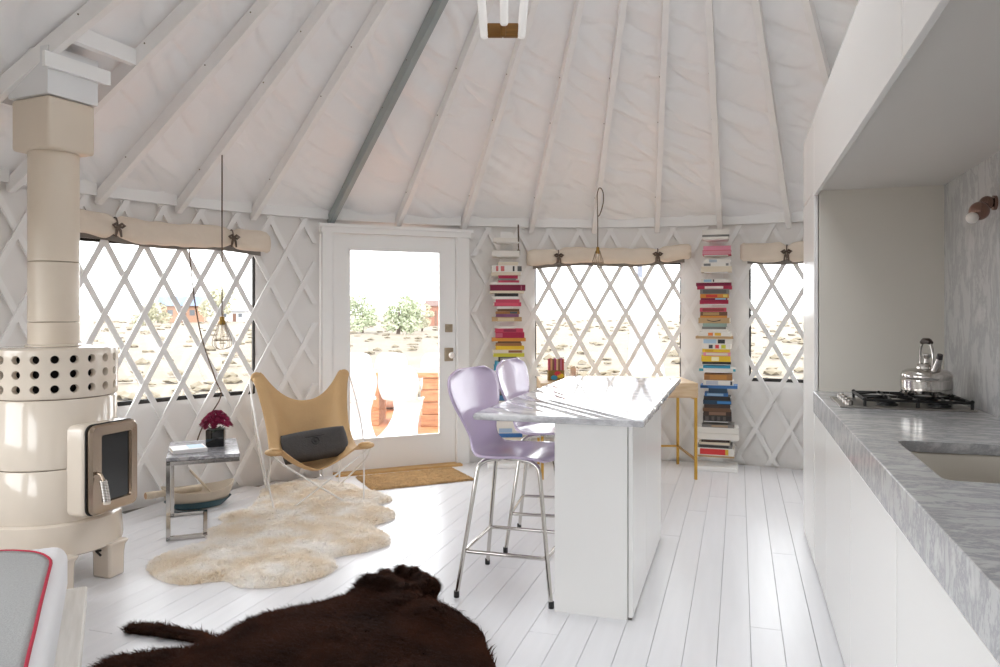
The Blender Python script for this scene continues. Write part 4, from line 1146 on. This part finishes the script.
# ------------------------------------------------------------------ book towers
WH, CRM, GR, DK, BR, TAN_ = '#e3dfd8', '#d9cdb8', '#7d7a76', '#2a2624', '#6b4c35', '#b99a70'
NAMES = {WH: 'white', CRM: 'cream', GR: 'grey', DK: 'black', BR: 'brown', TAN_: 'tan', '#7b1038': 'maroon', '#a81f45': 'crimson', '#c4425d': 'pink', '#d98aa0': 'pale pink', '#b5342f': 'red', '#d08a35': 'orange',
         '#e0bb2f': 'yellow', '#c9c33a': 'lime yellow', '#2f8fb0': 'teal', '#3a6ea8': 'blue', '#1f3d55': 'navy', '#7d4a6e': 'purple', '#9a6b3c': 'ochre brown', '#8fa59a': 'grey green', '#4f7d3c': 'green', '#3b2a22': 'dark brown'}
MAR, CRI, PNK, PPK, RED, ORG, YEL, LIM, TEA, BLU, NAV, PUR, OCH, GGR, GRN, DBR = ['#7b1038', '#a81f45', '#c4425d', '#d98aa0', '#b5342f', '#d08a35', '#e0bb2f', '#c9c33a', '#2f8fb0', '#3a6ea8', '#1f3d55', '#7d4a6e', '#9a6b3c', '#8fa59a', '#4f7d3c', '#3b2a22']
ORD = ['first', 'second', 'third', 'fourth', 'fifth', 'sixth', 'seventh', 'eighth', 'ninth', 'tenth', 'eleventh', 'twelfth', 'thirteenth', 'fourteenth', 'fifteenth', 'sixteenth', 'seventeenth', 'eighteenth', 'nineteenth', 'twentieth']
def ordn(k):
    if k < 20: return ORD[k]
    n = k + 1; t = ['', '', 'twenty', 'thirty', 'forty', 'fifty'][n // 10]
    if n % 10 == 0: return {'twenty': 'twentieth', 'thirty': 'thirtieth', 'forty': 'fortieth', 'fifty': 'fiftieth'}[t]
    return t + '-' + ORD[n % 10 - 1]
def tower(label, where, loc, rz, d, shelves, books, xc, group):
    """books: (y_top, y_bottom, x_left, x_right, colour, [spine print]) measured at the books' front, turned into real heights"""
    Zp = lambda y: 1.38 - (y - 311) * d / 750
    t = thing('book_tower', label, 'bookshelf', loc, rz, 'book towers beside the windows')
    mb = MB(); mb.rbox((-.18, -.15, 0), (.18, .13, .012), .003, 1); mb.rbox((-.18, -.15, .012), (.18, .13, .04), .003, 1); part('base', mb, white_paint, t, smooth=30)
    mb = MB(); mb.box((-.055, .115, .04), (.055, .135, 2.105)); part('spine_column', mb, white_paint, t)
    used = []
    rn_ = random.Random(len(books))
    # group the books into stacks resting on shelves
    stacks = []; cur = []
    for b in books:
        if cur and b[0] - cur[-1][1] > 1.2: stacks.append(cur); cur = []
        cur.append(b)
    stacks.append(cur)
    n = 0
    c_, s_ = math.cos(rz), math.sin(rz)
    for stck in stacks:
        zb = Zp(stck[-1][1])
        mb = MB(); mb.box((-.10, -.09, zb - .006), (.10, .115, zb - .001)); part('shelf_plate', mb, white_paint, t)
        z = zb
        order = list(reversed(stck)); placed = []
        for b in order:
            h = max(.012, (b[1] - b[0]) * d / 750 - .0006)
            w = (b[3] - b[2]) * d / 750; ox_ = ((b[2] + b[3]) / 2 - xc) * d / 750
            placed.append((b, z, h, w, ox_)); z += h + .0006
        for (b, z, h, w, ox_) in placed:
            dep = min(.20, max(.14, w * .75)); ly = -.10 + dep / 2 + rn_.uniform(-.006, .012)
            k = books.index(b)
            px = loc[0] + ox_ * c_ - ly * s_; py = loc[1] + ox_ * s_ + ly * c_
            bo = book('book', '%s book, %s from the top in the tower %s' % (NAMES[b[4]], ordn(k), where), 'book', (px, py, z), rz + rad(rn_.uniform(-3, 3)), w, dep, h, b[4], group, b[5] if len(b) > 5 else None)
    return t
W_ = lambda *a: list(a)
T2 = [(230, 235, 705, 731, WH), (235, 237, 705, 731, GR), (237, 239.5, 705, 730.5, WH), (246, 250.2, 706, 732.5, PPK), (250.2, 255, 705.5, 733, PNK, [(.0, 1, '#cf8d98')]), (259, 263, 707, 732, WH, [(.2, .5, '#a9b3bd')]),
      (263, 266.5, 705.5, 732, WH, [(.05, .3, '#7b7b7b'), (.85, .95, '#7b7b7b')]), (266.5, 272, 704, 733.5, CRM), (278, 281.6, 704, 729, WH, [(.1, .4, '#8fb2c9'), (.45, .5, '#333333')]), (281.6, 284.8, 699, 733, MAR), (284.8, 288.2, 700, 733.5, CRI, [(.22, .75, '#e3d7d2')]),
      (289, 293.8, 703, 731, GR, [(.1, .9, '#5d5a57')]), (294, 298, 703, 730.5, ORG, [(.2, .6, '#c9402f'), (.8, .95, '#e8d06a')]), (298, 300, 704, 729.5, MAR, [(.55, .95, '#9cc0d6')]), (300, 304, 702.5, 730, CRI), (306, 310, 702.5, 728, PNK, [(.1, .9, '#8f3c3c')]), (310, 314, 703, 729, BR, [(.1, .7, '#a98a5a')]), (314, 316, 703, 729, ORG),
      (316, 321.5, 702, 732, TAN_), (322.5, 326, 706, 729, GGR), (326, 328.4, 705, 728, GR), (328.5, 331.5, 705, 730, WH), (331.5, 335.6, 702, 733, WH, [(.3, .45, '#d9762f'), (.5, .7, '#e2b53a')]), (335.6, 338, 699, 735, TAN_),
      (338.6, 344, 706.5, 734, WH, [(.0, .45, '#a9c6dc'), (.5, .75, '#2a2a2a')]), (344, 349, 706, 733, WH, [(.22, .36, '#3c3c44'), (.45, .58, '#d23b3b'), (.66, .82, '#c6c62e')]), (349, 352.2, 705, 731.5, YEL, [(.1, .4, '#c99a1f')]), (352.2, 355.8, 706, 732, PPK, [(.1, .9, '#d8cdbf')]), (355.8, 361.5, 704, 732, YEL, [(.35, .6, '#f0e7c0')]), (361.5, 364, 705, 732.5, DK), (365.6, 368, 706, 732, TEA), (368, 371.6, 702, 737, WH, [(.0, .12, '#3fa3b5'), (.93, 1, '#3fa3b5')]),
      (374, 380, 707, 734, OCH, [(.2, .8, '#b9823f')]), (380, 385, 706, 735, WH, [(.1, .5, '#b7b9c4'), (.9, .96, '#3a3a44')]), (385, 388, 703.5, 739, BLU, [(.0, .2, '#28507f')]), (388, 392.6, 711, 729, NAV), (392.6, 396, 707.5, 730, BLU, [(.1, .8, '#9bbcd6')]), (396, 400, 707, 732.5, DK), (400, 404, 706, 733, NAV, [(.5, 1, '#3a7ab5')]), (404, 407.6, 707, 732, DBR),
      (407.6, 411, 706, 732, BR), (411, 415.3, 706, 733, DBR, [(.2, .8, '#8a6a55')]), (415.3, 421, 705.5, 733, DK, [(.08, .2, '#55504c'), (.3, .4, '#55504c'), (.5, .6, '#55504c'), (.7, .8, '#55504c')]), (424, 427, 705, 736, GR, [(.3, .8, '#a58d74')]), (427, 432.8, 699.5, 740, WH), (432.8, 439, 699.5, 740, WH),
      (439.1, 441.8, 704, 731, DBR), (441.8, 444.4, 702.5, 732, CRM), (444.4, 447.6, 701, 734, GR, [(.05, .9, '#37332f')]), (447.6, 455, 699, 736, WH, [(.12, .78, '#cf3434'), (.78, .86, '#d9b33f')]), (455, 457, 701, 736, TAN_)]
tower('slim white book tower packed with books between the two right windows', 'between the right windows', (.014, 3.815, 0), 0, 6.52, None, T2, 718.5, 'books in the right tower')
T1 = [(237.5, 241.5, 492, 517, WH), (250.5, 255.8, 491.5, 519, WH), (259.5, 262.8, 497, 517, CRM), (262.8, 269.5, 491, 521, WH, [(.12, .2, '#c96a6a'), (.28, .4, '#c96a6a'), (.68, .74, '#333333'), (.84, .98, '#555555')]), (269.5, 272.8, 490.5, 520, CRM),
      (274, 277.2, 497.5, 517, CRI), (277.2, 279, 498, 515, GR), (279, 281.2, 497, 518, PNK), (281.2, 283.4, 490, 518, WH), (283.4, 289.4, 489, 524.5, MAR, [(.87, .9, '#b06a80')]), (289.4, 292, 489, 523, CRM), (292, 295.2, 494, 518, DK), (295.2, 298, 492, 518, WH), (298, 301, 495, 519, PNK), (301, 305, 493, 520, PNK, [(.05, .9, '#d9556e')]),
      (306.2, 308.8, 497, 511, WH), (308.8, 311.4, 496, 518, BR), (311.4, 314, 495, 519, OCH, [(.6, .9, '#3a5560')]), (314, 317, 495, 518, PUR), (317, 321.4, 491, 521, TAN_, [(.2, .75, '#d6c5a0')]), (323, 325.2, 497, 514, WH), (325.2, 329, 494, 522, PNK, [(.3, .75, '#8f2c48')]), (329, 334.7, 495, 524, CRI, [(.0, .25, '#c05a72')]),
      (334.7, 338, 491, 525, ORG), (338.6, 340.4, 497, 520, BR), (340.4, 343.2, 495, 521, OCH), (343.2, 347, 494.5, 523, YEL), (347, 350.5, 492, 522, CRM, [(.5, .95, '#8a5a35')]), (350.5, 354.2, 492.5, 523.5, LIM), (355.4, 360, 497, 515, DK, [(.1, .9, '#8d8a85')]), (360.6, 364.5, 494, 513, TEA, [(.1, .9, '#7fc0d4')]), (364.5, 369.5, 493, 514, TEA), (370, 375, 494, 514, WH),
      (375, 379, 495, 514, PNK), (379, 383, 494, 515, WH), (383, 389.5, 494, 515, DK), (390, 395, 493, 516, DK, [(.1, .8, '#6d6560')]), (395, 401, 494, 517, NAV, [(.1, .9, '#2f6a95')]), (401, 406, 493, 517, WH), (406, 412, 493, 518, BR), (415, 421, 494, 518, DBR), (421, 428, 488, 520, WH, [(.0, .16, '#6fae3c')]), (428, 433.6, 488, 521, WH, [(.3, .7, '#a9c0d9')]), (433.6, 437.6, 490, 521, BLU), (437.6, 441, 489, 523, CRM), (441, 446, 488, 522, WH), (446, 452, 490, 520, TAN_)]
a1 = 117.6
tower('slim white book tower packed with books between the door and window', 'beside the door', (3.83 * math.cos(rad(a1)), 3.83 * math.sin(rad(a1)), 0), rad(a1 - 90 - 8), 6.62, None, T1, 507, 'books in the left tower')
# black handle on the tan case-like box in the right tower
mb = MB(); mb.tube(catmull([(-.055, 0, 0), (-.035, -.012, -.006), (0, -.016, -.012), (.035, -.012, -.006), (.055, 0, 0)], 4, False), .003, 6)
tan_book = [o for o in COL.objects if o.get('label', '').startswith('tan book, nineteenth') and 'right windows' in o['label']][0]
part('case_handle', mb, black_iron, tan_book, smooth=60, loc=(0, -.11, .028))

# ------------------------------------------------------------------ hanging lamps and cords
cord_mat = M('brown_cord', '#5b4534', .8)
def cage_lamp(name_label, hang, z_sock, cord_pts, scale=1.0):
    t = thing('cage_pendant_lamp', name_label, 'pendant lamp', (hang[0], hang[1], z_sock), 0, 'cage pendant lamps')
    mb = MB(); mb.tube([Vector(p) - t.location for p in cord_pts], .0042, 6); part('cord', mb, cord_mat, t, smooth=60)
    s_ = scale
    mb = MB(); mb.lathe([(.004, 0), (.016*s_, -.004), (.018*s_, -.03), (.024*s_, -.036), (.024*s_, -.055), (.018*s_, -.06)], 20, cap=False); part('socket', mb, M('aged_brass', '#9a7b3f', .35, .8), t, smooth=40)
    mb = MB(); mb.lathe([(.012, -.055), (.022*s_, -.08), (.030*s_, -.11), (.028*s_, -.135), (.014*s_, -.15), (.001, -.152)], 20, cap=False); part('bulb', mb, M_clear('bulb_glass', (.98, .96, .92), .12), t, smooth=60)
    for k in range(8):
        a = 2*PI*k/8; ca, sa = math.cos(a), math.sin(a)
        pr = [(.024, -.045), (.040, -.10), (.062, -.165), (.060, -.205), (.030, -.225), (0, -.227)]
        mb = MB(); mb.tube(catmull([(r*s_*ca, r*s_*sa, z*s_) for r, z in pr], 3, False), .0022, 5); part('cage_wire', mb, M('cage_wire', '#8f7f6b', .4, .6), t, smooth=60)
    mb = MB(); mb.tube([(.062*s_*math.cos(w), .062*s_*math.sin(w), -.168*s_) for w in [2*PI*k/24 for k in range(24)]], .0022, 5, closed=True); part('cage_hoop', mb, M('cage_wire', '#8f7f6b', .4, .6), t, smooth=60)
h1 = (-3.1846, 1.3016, 2.475)
cage_lamp('wire cage pendant lamp hanging low in front of the window by the stove', h1, 1.345, [h1, (h1[0], h1[1], 1.345)])
h2 = (-.930, 3.344, 2.44)
hx2, hy2 = h2[0] - .018, h2[1] - .006
cage_lamp('small wire cage pendant lamp hanging high over the desk', (hx2, hy2), 1.93,
          catmull([(hx2, hy2, 1.93), (hx2, hy2, 2.10), (hx2 - .002, hy2, 2.24), (hx2 - .004, hy2, 2.38), (hx2 + .015, hy2 + .004, 2.435), (hx2 + .042, hy2 + .013, 2.40), (hx2 + .045, hy2 + .014, 2.31), (hx2 + .02, hy2 + .006, 2.215), (hx2 + .004, hy2, 2.19)], 4, False), .8)
mb = MB(); mb.tube([(-1.72, 3.555, 2.17), (-1.718, 3.552, 2.0), (-1.716, 3.55, 1.925)], .0065, 6); mb.lathe([(.014, 0), (.014, .05)], 10, Matrix.Translation((-1.716, 3.55, 1.89)))
o = single('hanging_cord', mb, cord_mat, 'short brown cord hanging behind the top of the tower beside the door', 'cord', smooth=60)
wire = catmull([pol(156.9, 4.006, 1.84), pol(156.5, 4.006, 1.55), pol(155.6, 4.006, 1.2), pol(154.0, 4.006, .86), pol(153.4, 4.006, .72), pol(155.5, 4.006, .5), pol(156.5, 4.006, .3)], 6, False)
mb = MB(); mb.tube(wire, .0048, 6)
single('power_cord', mb, cord_mat, 'thin brown power cord running down in front of the left window', 'cord', smooth=60)

# pendant of white tubes on a wooden bracket, high in the middle
tl_ = thing('tube_pendant_lamp', 'hanging lamp of white tubes joined by a brown wooden bracket', 'pendant lamp', (-.576, -.554, 2.30), math.atan(239/750))
wd_ = M_wood('bracket_wood', '#7a5220', '#9a6c30', 8)
tubem = M('opal_tube', '#fbfaf9', .3)
_pb = tubem.node_tree.nodes['Principled BSDF']; _pb.inputs['Emission Color'].default_value = (1, .98, .95, 1); _pb.inputs['Emission Strength'].default_value = .03
ends = [(-.063, .0, .0), (.063, .0, .0), (.004, -.028, .035)]
for k, (x, y, z) in enumerate(ends):
    tx = x * 1.35; ty = y * 1.2
    mb = MB(); mb.lathe([(.001, 0), (.011, 0), (.0145, .006), (.0145, .9), (.012, .906), (.001, .906)], 20)
    o = part('light_tube', mb, tubem, tl_, smooth=40, loc=(x, y, z - .01)); o.location.z += .036; o.rotation_euler = (0, rad(5 if k == 1 else -5 if k == 0 else 0), 0)
for zb in (.028, .86):
    sc_ = 1 if zb < .5 else 2.2
    for (x, y) in ((-.066, .0), (.066, .0), (.004, -.026)):
        d = Vector((x * sc_, y, 0)); a = math.atan2(d.y, d.x); l = d.length
        mb = MB(); mb.rbox((.0, -.009, 0), (l - .012, .009, .048), .004, 2, Matrix.Translation((0, 0, zb)) @ Matrix.Rotation(a, 4, 'Z')); part('bracket_arm', mb, wd_, tl_, smooth=40)
mb = MB(); mb.tube([(0, 0, .88), (0, 0, 1.70)], .004, 6); part('cord', mb, cord_mat, tl_)
# ------------------------------------------------------------------ outdoors
GZ = -.42
def m_ground():
    m = bpy.data.materials.new('dry_grassland'); m.use_nodes = True
    nt = m.node_tree; b = nt.nodes['Principled BSDF']; b.inputs['Roughness'].default_value = .95
    tc = nt.nodes.new('ShaderNodeTexCoord')
    n = nt.nodes.new('ShaderNodeTexNoise'); n.inputs['Scale'].default_value = .9; n.inputs['Detail'].default_value = 9; n.inputs['Roughness'].default_value = .7
    nt.links.new(tc.outputs['Object'], n.inputs['Vector'])
    r = nt.nodes.new('ShaderNodeValToRGB'); e = r.color_ramp.elements
    e[0].position = .35; e[0].color = (*lin('#5b5345'), 1); e[1].position = .62; e[1].color = (*lin('#6b6152'), 1)
    e2 = e.new(.5); e2.color = (*lin('#64594a'), 1)
    nt.links.new(n.outputs['Fac'], r.inputs['Fac']); nt.links.new(r.outputs['Color'], b.inputs['Base Color'])
    return m
mb = MB()
rings = [0, 6, 10, 16, 26, 42, 70, 110, 180, 400]
def gfn(u, v):
    k = v * (len(rings) - 1); i = min(int(k), len(rings) - 2); r = rings[i] + (rings[i+1] - rings[i]) * (k - i); a = 2*PI*u
    x, y = r*math.cos(a), r*math.sin(a)
    return (x, y, GZ - (.02 if r < 5 else 0) + .12 * noise.noise(Vector((x*.15, y*.15, 0))) * min(1, r/12) if r > 0 else GZ - .02)
mb.grid(gfn, 90, 45, wrap_u=True)
single('ground', mb, m_ground(), 'pale dry grassland stretching away outside the yurt', 'ground', smooth=180, kind='structure')
# sage scrub
rn = random.Random(12); mb = MB()
ico = bmesh.new(); bmesh.ops.create_icosphere(ico, subdivisions=1, radius=1); ico.verts.index_update()
iv = [v.co.copy() for v in ico.verts]; if_ = [[v.index for v in f.verts] for f in ico.faces]; ico.free()
for k in range(1600):
    a = rad(rn.uniform(60, 185)); dd = 13 + 120 * rn.random() ** 1.6
    x, y = dd*math.cos(a), dd*math.sin(a); s_ = rn.uniform(.08, .22) * (1 + dd / 70)
    vs = [Vector((p.x * s_ * rn.uniform(.7, 1.3) + x, p.y * s_ * rn.uniform(.7, 1.3) + y, GZ + .05 + max(-.1, p.z) * s_ * rn.uniform(.3, .7))) for p in iv]
    mb.add(vs, if_)
o = single('sage_scrub', mb, M('sage', '#665d4d', .95, vary=(3, .15)), 'low grey-green sage scrub scattered over the grassland', 'scrub', kind='stuff')
# deck outside the glass door
dm = M_wood('cedar_deck', '#9a5f3a', '#b5764a', 2, .7, (8, 1, 1))
deck = thing('wooden_deck', 'reddish wooden deck outside the glass door', 'deck', (-2.634, 2.9375, -.08), rad(41.9))
for k in range(36):
    y0 = 1.12 + k * .142
    pm = plank_cache.get('deck')
    if pm is None:
        b_ = MB(); b_.box((-2.6, 0, -.03), (2.6, .136, 0)); pm = plank_cache['deck'] = b_.mesh('deck_board', dm)
    link('deck_board', pm, deck, (0, y0 - .75, 0))
mb = MB()
for x in (-2.5, 0.2, 2.5):
    mb.box((x - .05, .4, -.36), (x + .05, 5.3, -.031))
part('joist', mb, dm, deck)
# white one-piece cantilever chairs
wp = M('white_plastic', '#dedede', .35)
def panton(label, X, z, face, group='white moulded chairs on the deck'):
    p = camxy(X, z)
    t = thing('moulded_chair', label, 'chair', (p[0], p[1], -.078), face, group)
    # forward = local -y ; v from top of back to the base rim
    S = [(.20, .83, .10), (.205, .815, .17), (.20, .74, .225), (.175, .62, .24), (.14, .50, .22), (.07, .425, .215), (-.08, .405, .225), (-.20, .415, .215), (-.255, .385, .195), (-.245, .30, .165), (-.17, .20, .16), (-.06, .11, .18), (.08, .04, .215), (.20, .012, .24), (.26, .004, .245)]
    def fn(u, v):
        q = lerp_curve(S, v); tt = 2*u - 1
        lower = max(0, v - .6) / .4; upper = max(0, .35 - v) / .35
        return (q.z * tt, q.x - .03 * upper * tt*tt + (.10 * lower) * abs(tt) ** 2.5, q.y - .0 * tt + (.02 if .3 < v < .6 else 0) * tt * tt)
    mb = MB(); mb.grid(fn, 16, 56); o = part('shell', mb, wp, t, smooth=180); solidify(o, .012, 0)
    return t
th = math.atan(239/750)
panton('white moulded plastic chair on the deck, left one of the nearer pair', -1.67, 8.72, th + PI + rad(8))
panton('white moulded plastic chair on the deck, right one of the nearer pair', -1.14, 8.74, th + PI - rad(8))
panton('white moulded plastic chair at the far left of the deck table', -2.14, 10.95, th)
panton('white moulded plastic chair at the far side of the deck table, middle', -1.62, 11.0, th)
panton('white moulded plastic chair at the far right of the deck table', -.93, 10.9, th)
# timber table on stacked beams
tmb = M_wood('weathered_timber', '#8a5a3c', '#b98a63', 3, .8, (2, 10, 10))
tt_ = thing('timber_table', 'outdoor table of thick timber planks on stacked beams', 'table', (*camxy(-.80, 9.85), -.08), th)
for k in range(4):
    mb = MB(); mb.rbox((-.98, -.42 + k*.212, .62), (1.1, -.22 + k*.212, .685), .006, 1); part('plank', mb, tmb, tt_)
for (xa, xb) in ((-.20, .78),):
    for j in range(4):
        mb = MB(); mb.rbox((xa + .02 * (j % 2), -.40, j*.155), (xb - .03 * (j % 2), .38, j*.155 + .150), .008, 1); part('beam', mb, tmb, tt_)
mb = MB(); mb.rbox((-.86, -.3, 0), (-.74, .3, .62), .006, 1); part('trestle', mb, tmb, tt_)
# furled white parasol outside the right window
pr = thing('furled_parasol', 'furled white patio parasol with grey pole outside the right window', 'parasol', (*camxy(1.66, 8.9), GZ), 0)
mb = MB(); mb.tube([(0, 0, 0), (0, 0, 2.6)], .035, 12); part('pole', mb, M('pole_grey', '#767b88', .4), pr, smooth=60)
def furl(u, v):
    a = 2*PI*u; r = (.05 + .16 * v ** .8) * (1 + .28 * math.sin(a * 7 + v * 2)); return (.09 * v + r*math.cos(a), r*math.sin(a), 2.2 - 1.55 * v)
mb = MB(); mb.grid(furl, 70, 14, wrap_u=True); part('canopy', mb, M('parasol_white', '#c9cbd1', .8), pr, smooth=180)
mb = MB(); mb.lathe([(.001, 0), (.3, 0), (.3, .05), (.05, .08)], 24); part('base', mb, M('pole_grey', '#767b88', .4), pr, smooth=40)
# trees and houses in the distance
def leaf_crown(seed, w, h, n=1700):
    rn = random.Random(seed); mb = MB(); vs = []; fs = []
    blobs = [(rn.uniform(-.36, .36)*w, rn.uniform(-.36, .36)*w, h*rn.uniform(.22, .8), rn.uniform(.18, .3)*w) for _ in range(9)]
    for k in range(n):
        bx_, by_, bz, br = blobs[k % 9]; a = rn.random()*6.283; c_ = rn.uniform(-1, 1); s_ = math.sqrt(1 - c_*c_); r = br * rn.uniform(.6, 1.1)
        p = Vector((bx_ + r*s_*math.cos(a), by_ + r*s_*math.sin(a), min(h, bz + r*c_*.8))); q = w * .035
        e1 = Vector((rn.gauss(0, 1), rn.gauss(0, 1), rn.gauss(0, 1))).normalized() * q; e2 = e1.orthogonal().normalized() * q * .8
        o = len(vs); vs += [p - e1, p + e2, p + e1, p - e2]; fs.append((o, o+1, o+2, o+3))
    mb.add(vs, fs); return mb
tg = [M('tree_green_hazed', '#a2a98c', .9, vary=(.6, .3)), M('tree_olive_hazed', '#aba88f', .9, vary=(.6, .3))]  # leaf colours paled to carry the distant haze
def tree(label, px, top, dist, wpx, mi):
    X = (px - 500) / 750 * dist; p = camxy(X, dist); h = 1.38 + (311 - top) * dist / 750 - GZ; w = wpx * dist / 750
    t = thing('tree', label, 'tree', (p[0], p[1], GZ), 0, 'trees beyond the grassland')
    mb = MB(); mb.tube([(0, 0, 0), (.05*w, 0, h*.3), (0, .03*w, h*.6)], [.05*w, .04*w, .02*w], 8); part('trunk', mb, M('tree_bark', '#5e5148', .9), t, smooth=60)
    o = part('crown', leaf_crown(px, w, h), tg[mi], t); o['kind'] = 'stuff'
tree('grey-green bushy tree seen at the left of the door glass', 362, 291, 62, 36, 0)
tree('wide grey-green tree seen in the middle of the door glass', 398, 289, 58, 42, 0)
tree('small olive tree seen right of the middle of the door glass', 422, 297, 66, 22, 1)
tree('grey tree standing behind the far house in the left window', 221, 286, 110, 34, 1)
tree('low olive tree seen left of the far house in the left window', 150, 303, 95, 34, 1)
def house(label, px, dist, wpx, eave, ridge, wallhex, roofhex, yaw=0):
    X = (px - 500)/750*dist; p = camxy(X, dist); w = wpx*dist/750; Zy = lambda y: 1.38 + (311 - y)*dist/750 - GZ
    t = thing('distant_house', label, 'house', (p[0], p[1], GZ), th + yaw, 'houses beyond the grassland'); d = w*.7; he, hr = Zy(eave), Zy(ridge)
    mb = MB(); mb.box((-w/2, -d/2, 0), (w/2, d/2, he)); part('walls', mb, M('house_' + wallhex.strip('#'), wallhex, .9), t)
    mb = MB(); o_ = .08*w
    mb.add([(-w/2 - o_, -d/2 - o_, he), (w/2 + o_, -d/2 - o_, he), (w/2 + o_, d/2 + o_, he), (-w/2 - o_, d/2 + o_, he), (-w/2 - o_, 0, hr), (w/2 + o_, 0, hr)],
           [(0, 1, 5, 4), (2, 3, 4, 5), (0, 4, 3), (1, 2, 5), (3, 2, 1, 0)]); part('roof', mb, M('roof_' + roofhex.strip('#'), roofhex, .7), t)
    for k in (-.28, .22):
        mb = MB(); mb.box((k*w - .06*w, -d/2 - .02, he*.42), (k*w + .06*w, -d/2 + .02, he*.75)); part('window', mb, M('far_window', '#51565c', .3), t)
    mb = MB(); mb.box((-.02*w, -d/2 - .02, 0), (.09*w, -d/2 + .02, he*.75)); part('door', mb, M('far_door', '#6a4a3a', .6), t)
house('distant house with blue-grey roof seen through the left window', 184, 120, 40, 306, 296, '#93715c', '#56637a', .3)
house('distant reddish barn seen at the right edge of the door glass', 437, 92, 20, 306, 300, '#8a5f4d', '#5f4a44', -.2)
house('distant white shed seen at the right of the left window', 236, 130, 30, 311, 307, '#b5b5b5', '#a0a4ac', .1)
